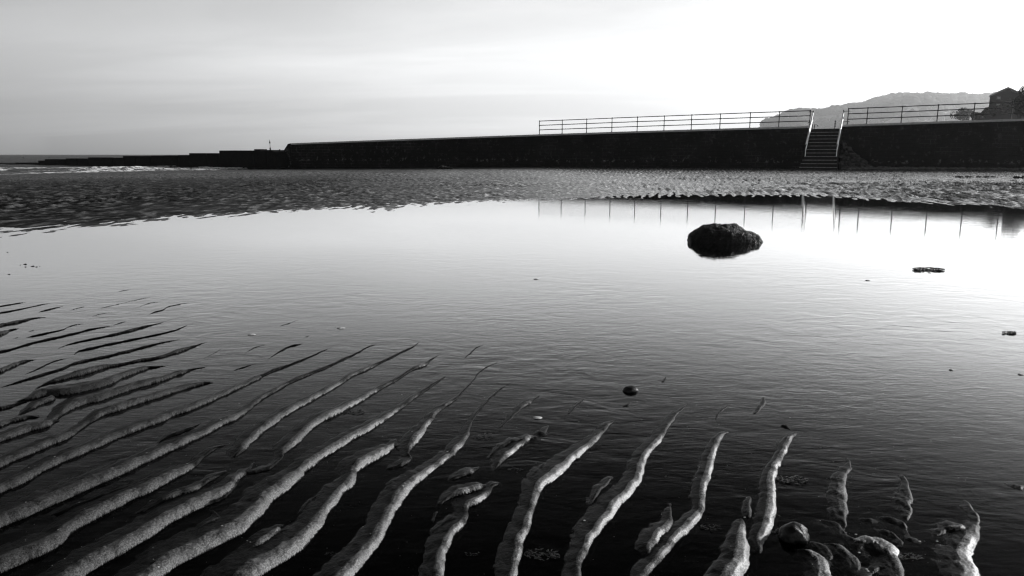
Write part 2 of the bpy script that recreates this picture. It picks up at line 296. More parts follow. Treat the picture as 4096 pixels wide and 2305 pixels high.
# ------------------------------------------------------------------ sand ripples of the foreground
Z = {'A': (0, 1100, 2.339), 'B': (0, 1650, 2.2136), 'C': (1000, 1250, 2.2309), 'D': (1000, 1650, 2.2136), 'E': (2000, 1450, 1.6955), 'F': (2900, 1450, 1.6957), 'G': (0, 0, .62891)}
RIDGES = """
A -20 300 6 80 282 6 180 266 5 250 257 1
A -20 362 7 100 340 7 250 310 6 400 278 5 485 264 1
A 355 352 2 420 335 8 500 315 7 592 295 2
A 632 338 1 700 320 4 760 305 4 800 299 1
A 888 325 1 1000 300 4 1130 270 3 1250 240 3 1340 222 4 1405 210 1
A 1095 160 1 1150 150 4 1215 140 1
A 1262 313 1 1340 285 4 1420 262 4 1515 250 1
A 1385 375 2 1440 352 7 1520 330 9 1570 300 6 1650 282 5 1785 258 1
A 850 392 1 930 370 4 1045 351 1
A -20 478 14 100 455 15 220 430 14 300 410 8 435 398 2
A -30 560 25 40 540 22 90 520 12 165 505 3
A 262 535 1 300 524 4 350 519 1
A 125 600 1 165 588 4 195 585 1
A 235 593 2 330 570 10 450 545 9 600 510 6 640 488 7 700 470 6 790 458 1
A -20 722 10 100 700 11 300 640 11 500 595 11 700 550 11 850 510 9 1000 487 4 1060 475 2 1110 455 6 1175 438 2
A 545 690 2 650 650 8 800 615 9 1000 575 11 1150 540 15 1300 500 15 1400 475 9 1560 437 1
A 690 748 3 740 715 10 850 690 11 1000 655 10 1200 615 10 1400 575 9 1600 530 9 1700 495 8 1755 473 2
A 15 1053 3 150 1010 9 350 950 12 550 890 13 700 830 14 900 785 12 1100 740 12 1300 690 13 1500 640 9 1685 603 2
A 330 1075 2 430 1020 14 600 965 24 800 910 33 950 870 22 1100 845 12 1300 805 14 1500 770 14 1650 720 24 1780 680 15 1870 650 7 1950 626 1
A 210 943 1 320 895 7 420 850 9 500 812 7 650 775 1
A -20 905 26 80 865 26 180 825 18 250 808 9 330 797 2
A -20 1255 14 80 1235 14 180 1205 10 260 1190 5
A 145 1195 2 250 1165 16 400 1120 30 500 1090 52 650 1080 60 850 1040 55 1000 1000 42 1150 940 34 1300 890 24 1400 870 13 1580 848 2
A 180 1315 4 250 1270 22 350 1210 30 450 1170 30
B -60 275 30 -30 250 30 100 200 32 250 150 32 400 110 30 A 500 1350 35 600 1265 45 750 1190 55 900 1150 52 1100 1090 42 1300 1030 36 1500 980 28 1620 935 26 1700 915 20 1800 885 9 1930 863 2
B -60 490 36 0 460 36 150 390 36 300 330 34 450 265 34 600 205 32 A 800 1390 28 950 1300 36 1100 1250 38 1300 1180 36 1500 1120 32 1700 1060 26 1850 1025 18 1990 1010 5
A -20 1410 25 100 1370 18 250 1340 16 365 1332 4
A 1915 777 1 1990 740 4 2040 710 3 2090 683 1
A 2290 740 1 2340 705 5 2400 675 6 2480 652 1
A 2160 907 1 2230 880 6 2310 855 6 2395 832 1
C 225 135 1 300 113 4 370 92 4 425 68 1
C 475 230 1 510 215 4 545 204 1
C 165 417 1 250 360 10 340 310 12 420 290 7 478 278 1
C 745 305 1 620 358 8 490 415 11 330 478 13 180 530 16 50 590 18 A 2400 970 24 2200 1060 28 2000 1150 32 1800 1235 34 1600 1305 34 B 1400 70 34 1200 140 34 1000 220 34 800 310 36 600 390 36 400 480 38 200 590 40 0 680 42 -60 710 42
C 1140 285 1 1050 310 8 950 365 12 850 410 14 700 480 15 550 540 17 400 600 20 250 680 24 100 760 28 B 2120 20 34 1950 100 34 1800 180 34 1600 270 38 1400 360 42 1200 450 46 1000 540 50 800 620 54 600 710 58 400 790 62 200 880 66 0 960 70 -60 990 70
B 1370 285 2 1500 215 14 1650 155 14 1780 103 3
C 1515 262 1 1450 310 10 1350 355 14 1200 430 15 1050 500 22 900 560 26 800 630 28 650 710 30 500 790 34 350 870 38 200 970 44 80 1060 50 B 2200 250 50 2120 340 42 2070 395 15
B 1990 290 4 1880 330 18 1780 400 25 1690 480 28 1560 540 40 1450 590 46 1300 670 52 1100 760 56 900 860 60 700 960 64 550 1070 70 450 1150 74 300 1220 78 100 1300 82 -50 1360 86
B 1560 465 6 1350 570 12 1150 650 14 850 760 14 500 900 12
C 1690 375 1 1620 420 12 1560 465 22 1450 505 20 1350 570 18 1200 650 22 1100 710 26 950 790 34 800 870 40 650 940 44 500 1040 50 400 1140 54 300 1230 45 250 1320 20 150 1390 20 0 1430 14
B 2240 460 4 2180 520 25 2080 590 40 1980 690 50 1800 780 60 1600 870 64 1450 950 68 1250 1080 74 1050 1190 76 900 1270 78 700 1390 84 600 1460 88 450 1560 92
B 2000 530 8 1850 590 22 1720 680 30 1600 720 25 1400 790 20 1250 880 16
B 2120 600 8 1990 740 14 1840 810 12
B 1880 880 10 1930 930 22 1880 970 26 1780 1020 26 1720 1080 26 1640 1140 12
B 2430 1060 40 2360 1110 50 2260 1190 40 2180 1260 16
C 1750 568 2 1640 640 16 1500 730 22 1350 840 26 1200 940 34 1050 1030 40 900 1110 44 750 1200 46 600 1290 50 D 450 505 56 400 560 60 300 630 72 150 740 82 50 850 90 -40 930 96 B 2060 1030 92 1900 1110 90 1700 1210 92 1500 1310 96 1350 1420 100 1200 1550 104
C 2085 292 1 2020 315 8 1960 370 9 1920 405 2
C 2230 432 1 2130 480 7 2050 530 8 1990 610 6 1920 680 10 1830 770 18 1720 840 26 1620 930 34 1560 1010 44 1480 1110 56 1410 1200 50 1400 1260 30 1430 1300 18 1350 1350 26 1250 1395 8
C 1560 1000 12 1450 1080 14 1340 1180 10 1290 1200 8
C 1300 1140 14 1250 1200 35 1150 1260 50 1050 1310 56 950 1370 62 D 900 520 56 880 610 58 780 700 60 700 800 64 620 900 72 550 1010 80 420 1140 92 280 1230 100 100 1330 108 -60 1430 112
D 340 1050 8 200 1090 30 100 1140 36 30 1220 20
D 700 640 6 560 760 8 430 890 8
C 2340 620 1 2250 680 8 2160 750 10 2100 810 10 2030 890 16 1970 970 22 1930 1060 36 1890 1150 44 1800 1250 40 1700 1330 38 D 1587 504 38 1500 560 48 1380 650 66 1280 780 74 1200 920 76 1130 1060 76 1030 1200 80 950 1310 84 850 1400 90 760 1500 94
D 1440 540 10 1330 590 16 1230 640 10
C 2225 1030 2 2300 960 18 2380 880 24 E 166 284 20 200 270 12 270 225 2
E 240 520 10 190 520 20 150 540 26 90 590 30 D 2270 370 42 2200 440 35 2165 510 8
D 2110 400 5 2200 320 20 2300 260 20 2400 255 15
E 250 480 4 285 480 18 310 450 18 322 432 6
D 1740 610 4 1830 570 20 1930 530 28 2000 495 14 2030 475 4
D 2200 635 5 2130 650 22 2100 710 34 2000 780 46 1900 830 42 1890 920 42 1850 990 50 1760 1070 60 1700 1180 72 1670 1300 76 1650 1400 78 1630 1500 78
D 1670 820 4 1760 750 25 1880 700 35 2000 670 30 2070 650 15
D 1630 960 5 1640 910 14 1665 880 5
D 1600 1080 4 1700 990 20 1790 940 20 1850 950 10
E 790 380 2 720 430 22 660 500 28 570 580 34 450 670 42 350 760 50 260 830 48 220 920 44 190 1020 46 150 1130 50 110 1230 52 90 1330 55 70 1450 56 60 1520 58
E 180 820 6 230 760 20 275 710 16 292 690 4
E 460 352 4 500 310 12 540 275 10 568 248 2
E 1280 280 2 1190 350 20 1120 440 30 1050 540 36 980 620 44 940 700 50 910 800 52 850 880 54 760 970 56 680 1070 58 610 1170 56 560 1270 48 520 1360 44 510 1450 44 500 1520 44
E 610 960 10 640 900 22 690 840 22 745 790 12 755 785 4
E 830 300 3 860 290 9 880 275 3
E 1105 135 8 1115 115 14 1126 98 6
E 1545 470 4 1500 490 26 1450 560 42 1420 650 50 1390 750 50 1360 850 50 1350 950 46 1340 1020 44 1260 1100 50 1170 1190 54 1100 1280 48 1020 1370 46 960 1440 46 930 1500 46
E 1150 968 10 1140 1030 28 1130 1100 40 1050 1170 52 1000 1250 52 980 1300 20
E 1465 390 3 1490 340 10 1530 305 10 1570 288 2
F 200 350 8 235 310 22 260 270 24 262 238 8
F 380 432 3 410 438 10 445 455 3
F 485 480 4 420 520 36 390 590 44 350 670 38 310 730 50 290 830 60 290 930 68 280 1030 76 250 1120 80 220 1210 62 220 1285 26
F 160 920 20 145 980 38 150 1040 32
F 100 1080 30 90 1150 64 80 1240 96 70 1330 110 20 1420 120 -30 1500 120
F 830 640 6 830 700 26 780 780 54 760 860 70 765 950 70 780 1040 54 795 1100 28 800 1150 14 850 1210 22 930 1240 40 1050 1260 74 1110 1330 74 1150 1420 66 1170 1500 66
F 640 1070 5 720 1100 24 790 1150 22
F 1205 765 5 1220 830 32 1220 910 60 1220 980 56 1225 1050 28 1230 1070 8
F 1060 1055 5 1130 1075 20 1200 1100 20 1240 1145 6
F 920 1065 4 990 1075 16 1045 1080 5
F 1055 1140 8 1120 1165 22 1185 1220 12
F 1235 1205 8 1262 1205 14 1290 1208 6
F 1630 940 8 1665 1010 32 1690 1090 42 1650 1150 86 1600 1230 110 1570 1330 130 1600 1430 130 1610 1500 130
F 1430 1170 20 1500 1130 36 1560 1120 46
F 580 1215 8 650 1260 36 690 1310 36 700 1330 18
F 700 1240 10 760 1270 42 830 1330 54 880 1390 36 905 1415 10
F 510 1280 10 560 1310 46 620 1370 80 640 1450 90 600 1520 100
F 1950 835 4 1985 845 16 2020 850 6
F 940 1480 40 1010 1400 30 1080 1390 20
G 52 667 1 60 666 1.6 70 665 1
G 64 672 1 76 671 1.8 88 670 1
G 84 673 1 93 672 1.4 102 670 1
G -5 635 1.5 8 636 1.5 20 635 .8
G 10 692 .8 22 691 1 34 690 .6
"""
def parse_ridges():
    out = []
    for ln in RIDGES.strip().splitlines():
        tk = ln.split(); fr = None; pts = []; k = 0
        while k < len(tk):
            if tk[k].isalpha(): fr = Z[tk[k]]; k += 1; continue
            x, y, w = (float(q) for q in tk[k:k + 3]); k += 3
            pts.append((fr[0] + x / fr[2], fr[1] + y / fr[2], w / fr[2]))
        P = np.array(pts)
        # smooth resample in the image, then drop on the ground
        n = len(P); dense = []
        for i in range(n - 1):
            p0, p1, p2, p3 = P[max(i - 1, 0)], P[i], P[i + 1], P[min(i + 2, n - 1)]
            for q in range(6):
                t = q / 6.0
                dense.append(.5 * ((2 * p1) + (-p0 + p2) * t + (2 * p0 - 5 * p1 + 4 * p2 - p3) * t * t + (-p0 + 3 * p1 - 3 * p2 + p3) * t ** 3))
        dense.append(P[-1]); D = np.array(dense); D[:, 2] = np.maximum(D[:, 2], .4)
        G = []
        for i in range(len(D)):
            a = D[max(i - 1, 0)]; b = D[min(i + 1, len(D) - 1)]; tx, ty = b[0] - a[0], b[1] - a[1]; l = math.hypot(tx, ty) + 1e-9
            nx, ny = -ty / l, tx / l
            x, y, w = D[i]
            c = ground(x, y); e1 = ground(x + nx * w, y + ny * w); e2 = ground(x - nx * w, y - ny * w)
            ga, gb = ground(a[0], a[1]), ground(b[0], b[1]); T = (gb - ga)[:2]; T = T / (np.linalg.norm(T) + 1e-9)
            Nn = np.array([-T[1], T[0]])
            hw = .5 * abs(np.dot((e1 - e2)[:2], Nn))
            G.append((c[0], c[1], hw))
        G = np.array(G); hw = G[:, 2].copy()
        for _ in range(4): hw[1:-1] = .25 * hw[:-2] + .5 * hw[1:-1] + .25 * hw[2:]
        G[:, 2] = hw; out.append(G)
    return out
# ------------------------------------------------------------------ sand sheet (one mesh, finer where the ripples are)
def build_sand():
    us = np.concatenate([np.linspace(-3.2, -.92, 50)[:-1], np.linspace(-.92, .92, 1350), np.linspace(.92, 3.2, 50)[1:]])
    ys = [np.exp(np.arange(math.log(.25), math.log(1.42), .03))]
    for a, b, s in ((1.42, 6.2, .0024), (6.2, 9.0, .006), (9.0, 27, .0032), (27, 95, .006)):
        ys.append(np.exp(np.arange(math.log(a), math.log(b), s)))
    ys = np.concatenate(ys); ys = ys[np.concatenate([[True], np.diff(ys) > 1e-6])]
    U, Y = np.meshgrid(us, ys); X = U * Y
    Ye = np.interp(U, EU, EY)
    d = Y - Ye
    # --- far bank
    Yb = np.interp(U, BU, BR); Zb = np.interp(U, BU, BZ)
    t = np.clip(d, 0, None) / (Yb - Ye)
    bank = .016 * sstep(0, .9, d) + (Zb - .016) * np.clip(t, 0, 3) ** 1.5
    bank = np.where(t > 1, Zb + (t - 1) * np.where(Zb < -.2, -1.2, .05), bank)
    inpool = -.075 * sstep(0, 4.5, -d) - .008 * sstep(0, .6, -d)
    base = np.where(d > 0, bank, inpool)
    # current ripples over the bank, crests run away from the viewer and break up
    wx = .20 * fbm(X / 1.6, Y / 3.2, 3, 5); wy = .5 * fbm(X / .9, Y / 2.0, 2, 9)
    a = R_(11)
    ph = (X * math.cos(a) - Y * math.sin(a) + wx) / .24 * 2 * np.pi
    w1 = np.sin(ph + .9 * np.sin(ph) * .6)
    brk = fbm(X / .19, Y / 1.3 + wy, 3, 21)
    lump = fbm(X / .20, Y / .50, 3, 33) * (1 + .6 * np.clip(fbm(X / 3, Y / 4, 2, 19), -1, 1))
    fade = 1 - sstep(.55, .95, t)
    right = sstep(-.12, .30, U)
    amp = (.011 + .034 * right) * (.45 + 1.0 * np.clip(brk + .35, 0, 1))
    rip = amp * w1 * (1 - .35 * (1 - right)) + .026 * lump * (1.25 - .7 * right) + .008 * brk
    near_edge = np.exp(-(d / 1.3) ** 2)
    rip = rip * (.70 + .6 * np.clip(.55 + fbm(X / 5, Y / 7, 3, 13), 0, 1))
    rip = rip * (.12 + .88 * fade) * (1.0 - .35 * near_edge)
    fr = sstep(-2.2 - 1.5 * (1 - right), .0, d)     # ripples sink into the pool
    base = base + rip * fr
    # --- the near bottom under the pool
    nearz = sstep(6.5, 4.5, Y)
    bottom = -.017 + .004 * fbm(X / .35, Y / .5, 3, 41) + .012 * sstep(.38, .5, U) * sstep(2.9, 2.2, Y)
    base = np.where(d < -1.0, base * (1 - nearz) + bottom * nearz, base)
    # --- the traced ripples
    lg = np.log(ys)
    zr = np.full_like(base, -1.0); crest = np.zeros_like(base)
    wobx = .0045 * fbm(X / .06, Y / .08, 4, 55); woby = .006 * fbm(X / .07, Y / .09, 3, 77)
    XX = X + wobx; YY = Y + woby
    for G in parse_ridges():
        for i in range(len(G) - 1):
            x0, y0, w0 = G[i]; x1, y1, w1_ = G[i + 1]
            pad = 3.2 * max(w0, w1_) + .03
            ya, yb = min(y0, y1) - pad, max(y0, y1) + pad
            if yb < ys[0]: continue
            r0 = np.searchsorted(ys, max(ya, ys[0])); r1 = np.searchsorted(ys, yb)
            if r1 - r0 < 1: continue
            xa, xb = min(x0, x1) - pad, max(x0, x1) + pad
            yy0, yy1 = max(ya, .3), yb
            ulo = min(xa / yy0, xa / yy1); uhi = max(xb / yy0, xb / yy1)
            c0 = np.searchsorted(us, ulo); c1 = np.searchsorted(us, uhi)
            if c1 - c0 < 1: continue
            gx = XX[r0:r1, c0:c1]; gy = YY[r0:r1, c0:c1]
            tx, ty = x1 - x0, y1 - y0; l2 = tx * tx + ty * ty + 1e-12; l = math.sqrt(l2)
            tt = np.clip(((gx - x0) * tx + (gy - y0) * ty) / l2, 0, 1)
            dx = gx - (x0 + tx * tt); dy = gy - (y0 + ty * tt)
            nx, ny = -ty / l, tx / l
            if nx < 0: nx, ny = -nx, -ny
            ds = np.sqrt(dx * dx + dy * dy); sg = np.sign(dx * nx + dy * ny)
            w = w0 + (w1_ - w0) * tt; w = np.maximum(w * np.interp(.5 * (y0 + y1), [2.2, 3.2, 4.2, 9], [.88, .72, .5, .22]), .0015)
            q = ds / w * sg
            Hh = np.minimum(.60 * w, .023) * (1 + .12 * math.sin(i * .9 + x0 * 9)) * (.62 if x0 / y0 > .42 else 1) 
            qa = np.abs(q)
            te = float(np.interp(.5 * (y0 + y1), [2.6, 3.5], [2.3, 1.05])); te = min(te, float(np.interp(x0 / y0, [.12, .34], [2.3, 1.12]))); hb = .50; od = float(np.interp(x0 / y0, [-.45, .15], [.95, .35]))
            qc = np.clip(q, -te, 1)
            tail = hb * np.clip((qc + te) / (te - .7), 0, 1)
            main = 1 - (1 - hb) * (np.clip(.5 - qc, 0, 1.2) / 1.2) ** 1.15
            pr = np.where(q < -te, (q + te) * .5, np.where(qc < -.7, tail, np.where(qc < .5, main, 1 - (np.clip(qc - .5, 0, 1) / .5) ** 1.8)))
            pr = np.where(q > 1, -(q - 1) * 3.2, pr)
            z = Hh * pr
            win = z > zr[r0:r1, c0:c1]
            crest[r0:r1, c0:c1] = np.where(win, np.clip((q + od) / (od - .05), 0, 1) * np.where(q > 1, 0, 1) * np.clip(Hh / .014, 0, 1), crest[r0:r1, c0:c1])  # lit right side and shaded left flank painted across each ridge
            zr[r0:r1, c0:c1] = np.maximum(zr[r0:r1, c0:c1], z)
    rough = (.0011 + .0010 * sstep(.35, .55, U)) * fbm(X / .022, Y / .034, 3, 91) * sstep(7, 3, Y) + .0010 * np.sin((X * .93 + Y * .3) / .011 + 3 * fbm(X / .1, Y / .1, 2, 8)) * sstep(4, 2, Y)
    hit = zr > base
    k = .004 + .005 * sstep(.38, .5, U)
    hh = np.clip(.5 + .5 * (zr - base) / k, 0, 1)
    zz = base * (1 - hh) + zr * hh + k * hh * (1 - hh)
    zz = zz + rough * np.where(zz > -.004, 1, .3) * np.clip((zz + .01) * 120, .2, 1)
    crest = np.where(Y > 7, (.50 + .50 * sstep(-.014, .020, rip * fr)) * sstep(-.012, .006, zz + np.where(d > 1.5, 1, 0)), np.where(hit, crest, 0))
    o = grid_obj('sand', X, Y, zz, M_SAND, attr={'drained_lit': crest}); tag(o, kind='structure')
    return us, ys, zz
us, ys, SZ = build_sand()
def sand_z(x, y):
    i = min(max(int(np.searchsorted(ys, y)), 0), len(ys) - 1); j = min(max(int(np.searchsorted(us, x / y)), 0), len(us) - 1)
    return float(SZ[i, j])
# ------------------------------------------------------------------ water
def plane(name, x0, x1, y0, y1, z, mat, kind='structure'):
    o = mesh_obj(name, [(x0, y0, z), (x1, y0, z), (x1, y1, z), (x0, y1, z)], [(0, 1, 2, 3)], mat); tag(o, kind=kind); return o
# pool: one sheet whose far side follows the bank (the sand hides its rim)
pu = np.linspace(-3.0, 3.0, 121); pv = []
pf = []
for k, u in enumerate(pu):
    ye = float(np.interp(u, EU, EY)) + 1.6
    pv += [(u * .26, .26, 0), (u * ye, ye, 0)]
    if k: pf.append((2 * k - 2, 2 * k, 2 * k + 1, 2 * k - 1))
tag(mesh_obj('pool_water', pv, pf, M_POOL), kind='structure')
def build_sea():
    th = np.linspace(R_(-75), R_(14), 620)
    rr = np.concatenate([np.exp(np.arange(math.log(40), math.log(160), .0045)), np.exp(np.arange(math.log(160), math.log(700), .012)), np.exp(np.arange(math.log(700), math.log(14000), .08))])
    T, RR = np.meshgrid(th, rr); X = RR * np.sin(T); Y = RR * np.cos(T)
    U = np.clip(X / np.maximum(Y, 1), -.95, 1.2)
    Yb = np.interp(U, BU, BR); s = (Y - Yb)            # distance past the shoreline
    z = -.30 + .05 * fbm(X / 5, Y / 2.4, 4, 3) * np.clip((RR - 50) / 40, .3, 2.2)
    foam = np.zeros_like(z)
    for k, (s0, amp, wid) in enumerate(((1.0, .02, .35), (3.4, .07, .5), (7.0, .16, .7), (12.5, .20, .9), (20, .12, 1.0))):
        c = s0 + 1.6 * fbm(X / 9, Y / 30 + k * 9, 3, 60 + k)
        q = (s - c) / wid
        brk = np.clip(fbm(X / 4.5, Y / 9, 3, 70 + k) + .5, 0, 1)
        z += amp * np.exp(-q * q) * (.35 + brk)
        foam = np.maximum(foam, np.exp(-((s - c + wid * .4) / (wid * .95)) ** 2) * np.clip(brk * 2.6, .0, 1) * (1.8 if k in (1, 2, 3) else 1.2))
    foam += .35 * np.exp(-((s - 5) / 6) ** 2) * np.clip(fbm(X / 2, Y / 1.2, 3, 90) + .1, 0, 1)
    z = np.where(RR > 600, -.30, z)
    tag(grid_obj('sea_water', X, Y, z, M_SEA, attr={'foam': foam}), kind='structure')
build_sea()
plane('ground', -14000, 14000, -300, 14000, -1.6, M_BED)
# ------------------------------------------------------------------ sea wall
wdir = Vector((WD[0], WD[1], 0)).normalized(); wl = math.hypot(*WD)
wn = Vector((wdir.y, -wdir.x, 0))
if wn.y > 0: wn = -wn           # towards the viewer
wall = empty('sea_wall', (*wall_xy(0), 0))
tag(wall, 'long dark masonry sea wall with a pale coping, running along the back of the beach', 'wall')
W0 = Vector((*wall_xy(0), 0))
def wp(t, off, z):              # off: metres towards the viewer
    p = wall_xy(t); return Vector((p[0], p[1], 0)) + wn * off + Vector((0, 0, z)) - W0
TG0, TG1 = wall_t(3243), wall_t(3366)      # gap for the steps
COPH = .14
def wall_section(ts, drop=None):
    v, f, uv = [], [], []
    for t in ts:
        zt = wall_top(t) - COPH if drop is None else drop
        rows = [(.30, -1.5), (.12, .5), (.0, zt), (-1.1, zt), (-1.1, -1.5)]
        for off, z in rows: v.append(wp(t, off, z)); uv.append((t * wl, z))
    n = 5
    for k in range(len(ts) - 1):
        for j in range(4): f.append((k * n + j, (k + 1) * n + j, (k + 1) * n + j + 1, k * n + j + 1))
    f.append(tuple(range(n))); f.append(tuple(reversed(range((len(ts) - 1) * n, len(ts) * n))))
    o = mesh_obj('stonework', v, f, M_WALL, wall)
    ul = o.data.uv_layers.new(name='UVMap')
    for lp in o.data.loops: ul.data[lp.index].uv = (uv[lp.vertex_index][0], uv[lp.vertex_index][1] )
    return o
T_L = wall_t(1164, 573)
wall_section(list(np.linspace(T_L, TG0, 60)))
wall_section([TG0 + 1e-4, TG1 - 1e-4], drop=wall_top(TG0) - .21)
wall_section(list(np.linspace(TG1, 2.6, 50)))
# sloped nose at the seaward end
v = []
zt = wall_top(T_L)
nose = [(T_L, zt - .005), (T_L - .012, zt - .06), (T_L - .027, zt - .62), (T_L - .030, zt - .86), (T_L - .030, -1.5), (T_L, -1.5)]
for off in (.0, -1.1):
    for t, z in nose: v.append(wp(t, off + (.3 if z < 0 and off == 0 else 0), z))
n = 6
f = [tuple(range(n)), tuple(reversed(range(n, 2 * n)))] + [(k, n + k, n + (k + 1) % n, (k + 1) % n) for k in range(n)]
o = mesh_obj('sloping_end', v, f, M_WALL, wall); o.data.uv_layers.new(name='UVMap')
# coping in lengths with open joints
joints = [T_L] + [wall_t(x) for x in (1310, 1480, 1665, 1925, 2200, 2507, 2840)] + [TG0]
joints2 = [TG1] + [wall_t(3710), wall_t(3890), 1.35, 1.6, 1.9, 2.2, 2.6]
for js in (joints, joints2):
    for a, b in zip(js[:-1], js[1:]):
        v, f = [], []
        tsx = np.linspace(a + .0006, b - .0006, 8)
        for t in tsx:
            zt = wall_top(t)
            for off, z in ((.06, zt - COPH + .003), (.07, zt - .02), (.05, zt), (-.62, zt), (-.62, zt - COPH + .003)): v.append(wp(t, off, z))
        for k in range(7):
            for j in range(5): f.append((k * 5 + j, (k + 1) * 5 + j, (k + 1) * 5 + (j + 1) % 5, k * 5 + (j + 1) % 5))
        f.append(tuple(range(5))); f.append(tuple(reversed(range(35, 40))))
        mesh_obj('coping_stone', v, f, M_COPE, wall)
# promenade behind the wall and the land behind it
v, f = [], []
for t in np.linspace(T_L, 2.6, 40):
    zt = wall_top(t) - .22; p = wp(t, -1.12, zt) + W0; q = wp(t, -6, zt) + W0; r = wp(t, -60, zt - .3) + W0; s = wp(t, -6, -1.5) + W0
    v += [p, q]
for k in range(39): f.append((2 * k, 2 * k + 2, 2 * k + 3, 2 * k + 1))
tag(mesh_obj('promenade', v, f, M_PAVE), kind='structure')
v, f = [], []
for k, t in enumerate(np.linspace(.2, 5, 50)):
    for off, dz in ((-6.02, -.3), (-14, -.3), (-30, -.4), (-60, -.5), (-500, -1.2)):
        zt = wall_top(min(t, 2.6)); v.append(wp(t, off, min(zt, 3.4) + dz) + W0)
for k in range(49):
    for j in range(4): f.append((k * 5 + j, (k + 1) * 5 + j, (k + 1) * 5 + j + 1, k * 5 + j + 1))
tag(mesh_obj('land', v, f, M_LAND), kind='structure')
# ------------------------------------------------------------------ railings on the wall
def railing(pxs, label, end_to=None):
    ts = [wall_t(x, 520) for x in pxs]
    root = empty('railing', wp(ts[0], -.28, wall_top(ts[0])) + W0); B = root.location.copy()
    tag(root, label, 'railing', 'iron railings along the top of the sea wall')
    def rp(t, z): return wp(t, -.28, wall_top(t) + z) + W0 - B
    for t in ts:
        m = MB(); m.tube(rp(t, -.02), rp(t, 1.10), .036, .03, 10)
        for z in (.37, .74, 1.09): m.tube(rp(t, z - .045), rp(t, z + .045), .050, .050, 10)
        m.tube(rp(t, -.005), rp(t, .03), .08, .07, 10)
        m.build('post', M_RAIL, root)
    for z in (.37, .74, 1.09):
        m = MB()
        for a, b in zip(ts[:-1], ts[1:]): m.tube(rp(a, z), rp(b, z), .031, .031, 8)
        m.build('rail', M_RAIL, root, smooth=True)
    return root
railing([2152.9, 2244, 2342, 2443.5, 2545, 2652.5, 2762, 2876.6, 2996.6, 3112.8, 3236], 'dark three-bar railing on the wall to the left of the beach steps')
railing([3388, 3465, 3602.5, 3746, 3890.6, 4041, 4200, 4370], 'dark three-bar railing on the wall to the right of the beach steps')
# ------------------------------------------------------------------ beach steps
tc_ = (TG0 + TG1) / 2; halfw = (TG1 - TG0) * wl / 2 - .02
zland = wall_top(TG0) - .21
rdir = Vector((-.49, -.872, 0))          # the flight runs a little askew to the wall
steps = empty('beach_steps', wp(tc_, 0, 0) + W0); SB = steps.location.copy()
tag(steps, 'steep flight of dark stone steps climbing from the sand to the gap in the wall', 'steps')
NST = 12; zbot = .02; rise = (zland - zbot) / NST; run = .285
for k in range(NST):
    ztop = zland - rise * k
    z0 = -.3 if True else 0
    front = run * k + .30
    wide = halfw + (.0 if k < 8 else .05 * (k - 7))
    c = rdir * ((front + .1) / 2 - .1); 
    # each step is a slab from its tread down into the step below
    mid = rdir * (front - run / 2 - .02)
    m = MB(); m.box(mid + Vector((0, 0, ztop - .16 - rise / 2)), wdir, rdir, (0, 0, 1), wide, run / 2 + .05 + (.2 if k == 0 else 0), rise / 2 + .14)
    st = m.build('step', M_STEP, steps, bevel=.012)
    m = MB(); m.box(mid + rdir * (run / 2 + .035) + Vector((0, 0, ztop - .012)), wdir, rdir, (0, 0, 1), wide - .003, .035, .014)
    m.build('nosing', M_NOSE, st, bevel=.006)
m = MB()   # carcass under the flight
for k in range(NST):
    ztop = zland - rise * (k + 1) - .03
    m.box(rdir * (run * k + .30 - run / 2 - .05) + Vector((0, 0, (ztop - .8) / 2)), wdir, rdir, (0, 0, 1), halfw - .04, run / 2 + .001 * (k % 2), (ztop + .8) / 2)
m.build('carcass', M_STEP, steps)
# handrails of the steps
def handrail(side, label):
    root = empty('handrail', SB + wdir * side * (halfw + .0)); B = root.location.copy()
    tag(root, label, 'handrail', 'bright tubular handrails of the beach steps')
    tilt = -(rise / run)
    def P(s, h): return rdir * s + Vector((0, 0, zland + tilt * max(s, 0) + h))
    s0, s1 = -.05, run * 8.7
    m = MB(); m.tube(P(s0, 1.12), P(s1, .98), .048, .048, 12); m.build('upper_rail', M_WRAIL, root, smooth=True)
    m = MB(); m.tube(P(s0 + .1, .68), P(s1 + .05, .60), .040, .040, 12); m.build('lower_rail', M_WRAIL, root, smooth=True)
    for k, s in enumerate((.15, run * 3, run * 6, run * 8.75)):
        m = MB(); m.tube(P(s, -.25), P(s, 1.05 if k < 3 else .62), .026, .026, 10); m.tube(P(s, -.1), P(s, -.05), .06, .06, 10)
        m.build('post', M_RAIL if k < 3 else M_WRAIL, root, smooth=False)
    # tall head post on the wall top and its link to the railing
    m = MB(); m.tube(P(-.12, -.2), P(-.12, 1.22), .040, .040, 10); m.tube(P(-.12, 1.20), P(-.12, 1.29), .052, .03, 10)
    m.build('head_post', M_RAIL, root)
    L_ = .30 if side < 0 else .42
    for h in (.47, 1.20): m = MB(); m.tube(P(-.12, h), P(-.12, h) + wdir * side * L_, .024, .024, 8); m.build('link_rail', M_RAIL, root, smooth=True)
handrail(-1, 'bright sloping handrail on the left side of the beach steps')
handrail(1, 'bright sloping handrail on the right side of the beach steps')
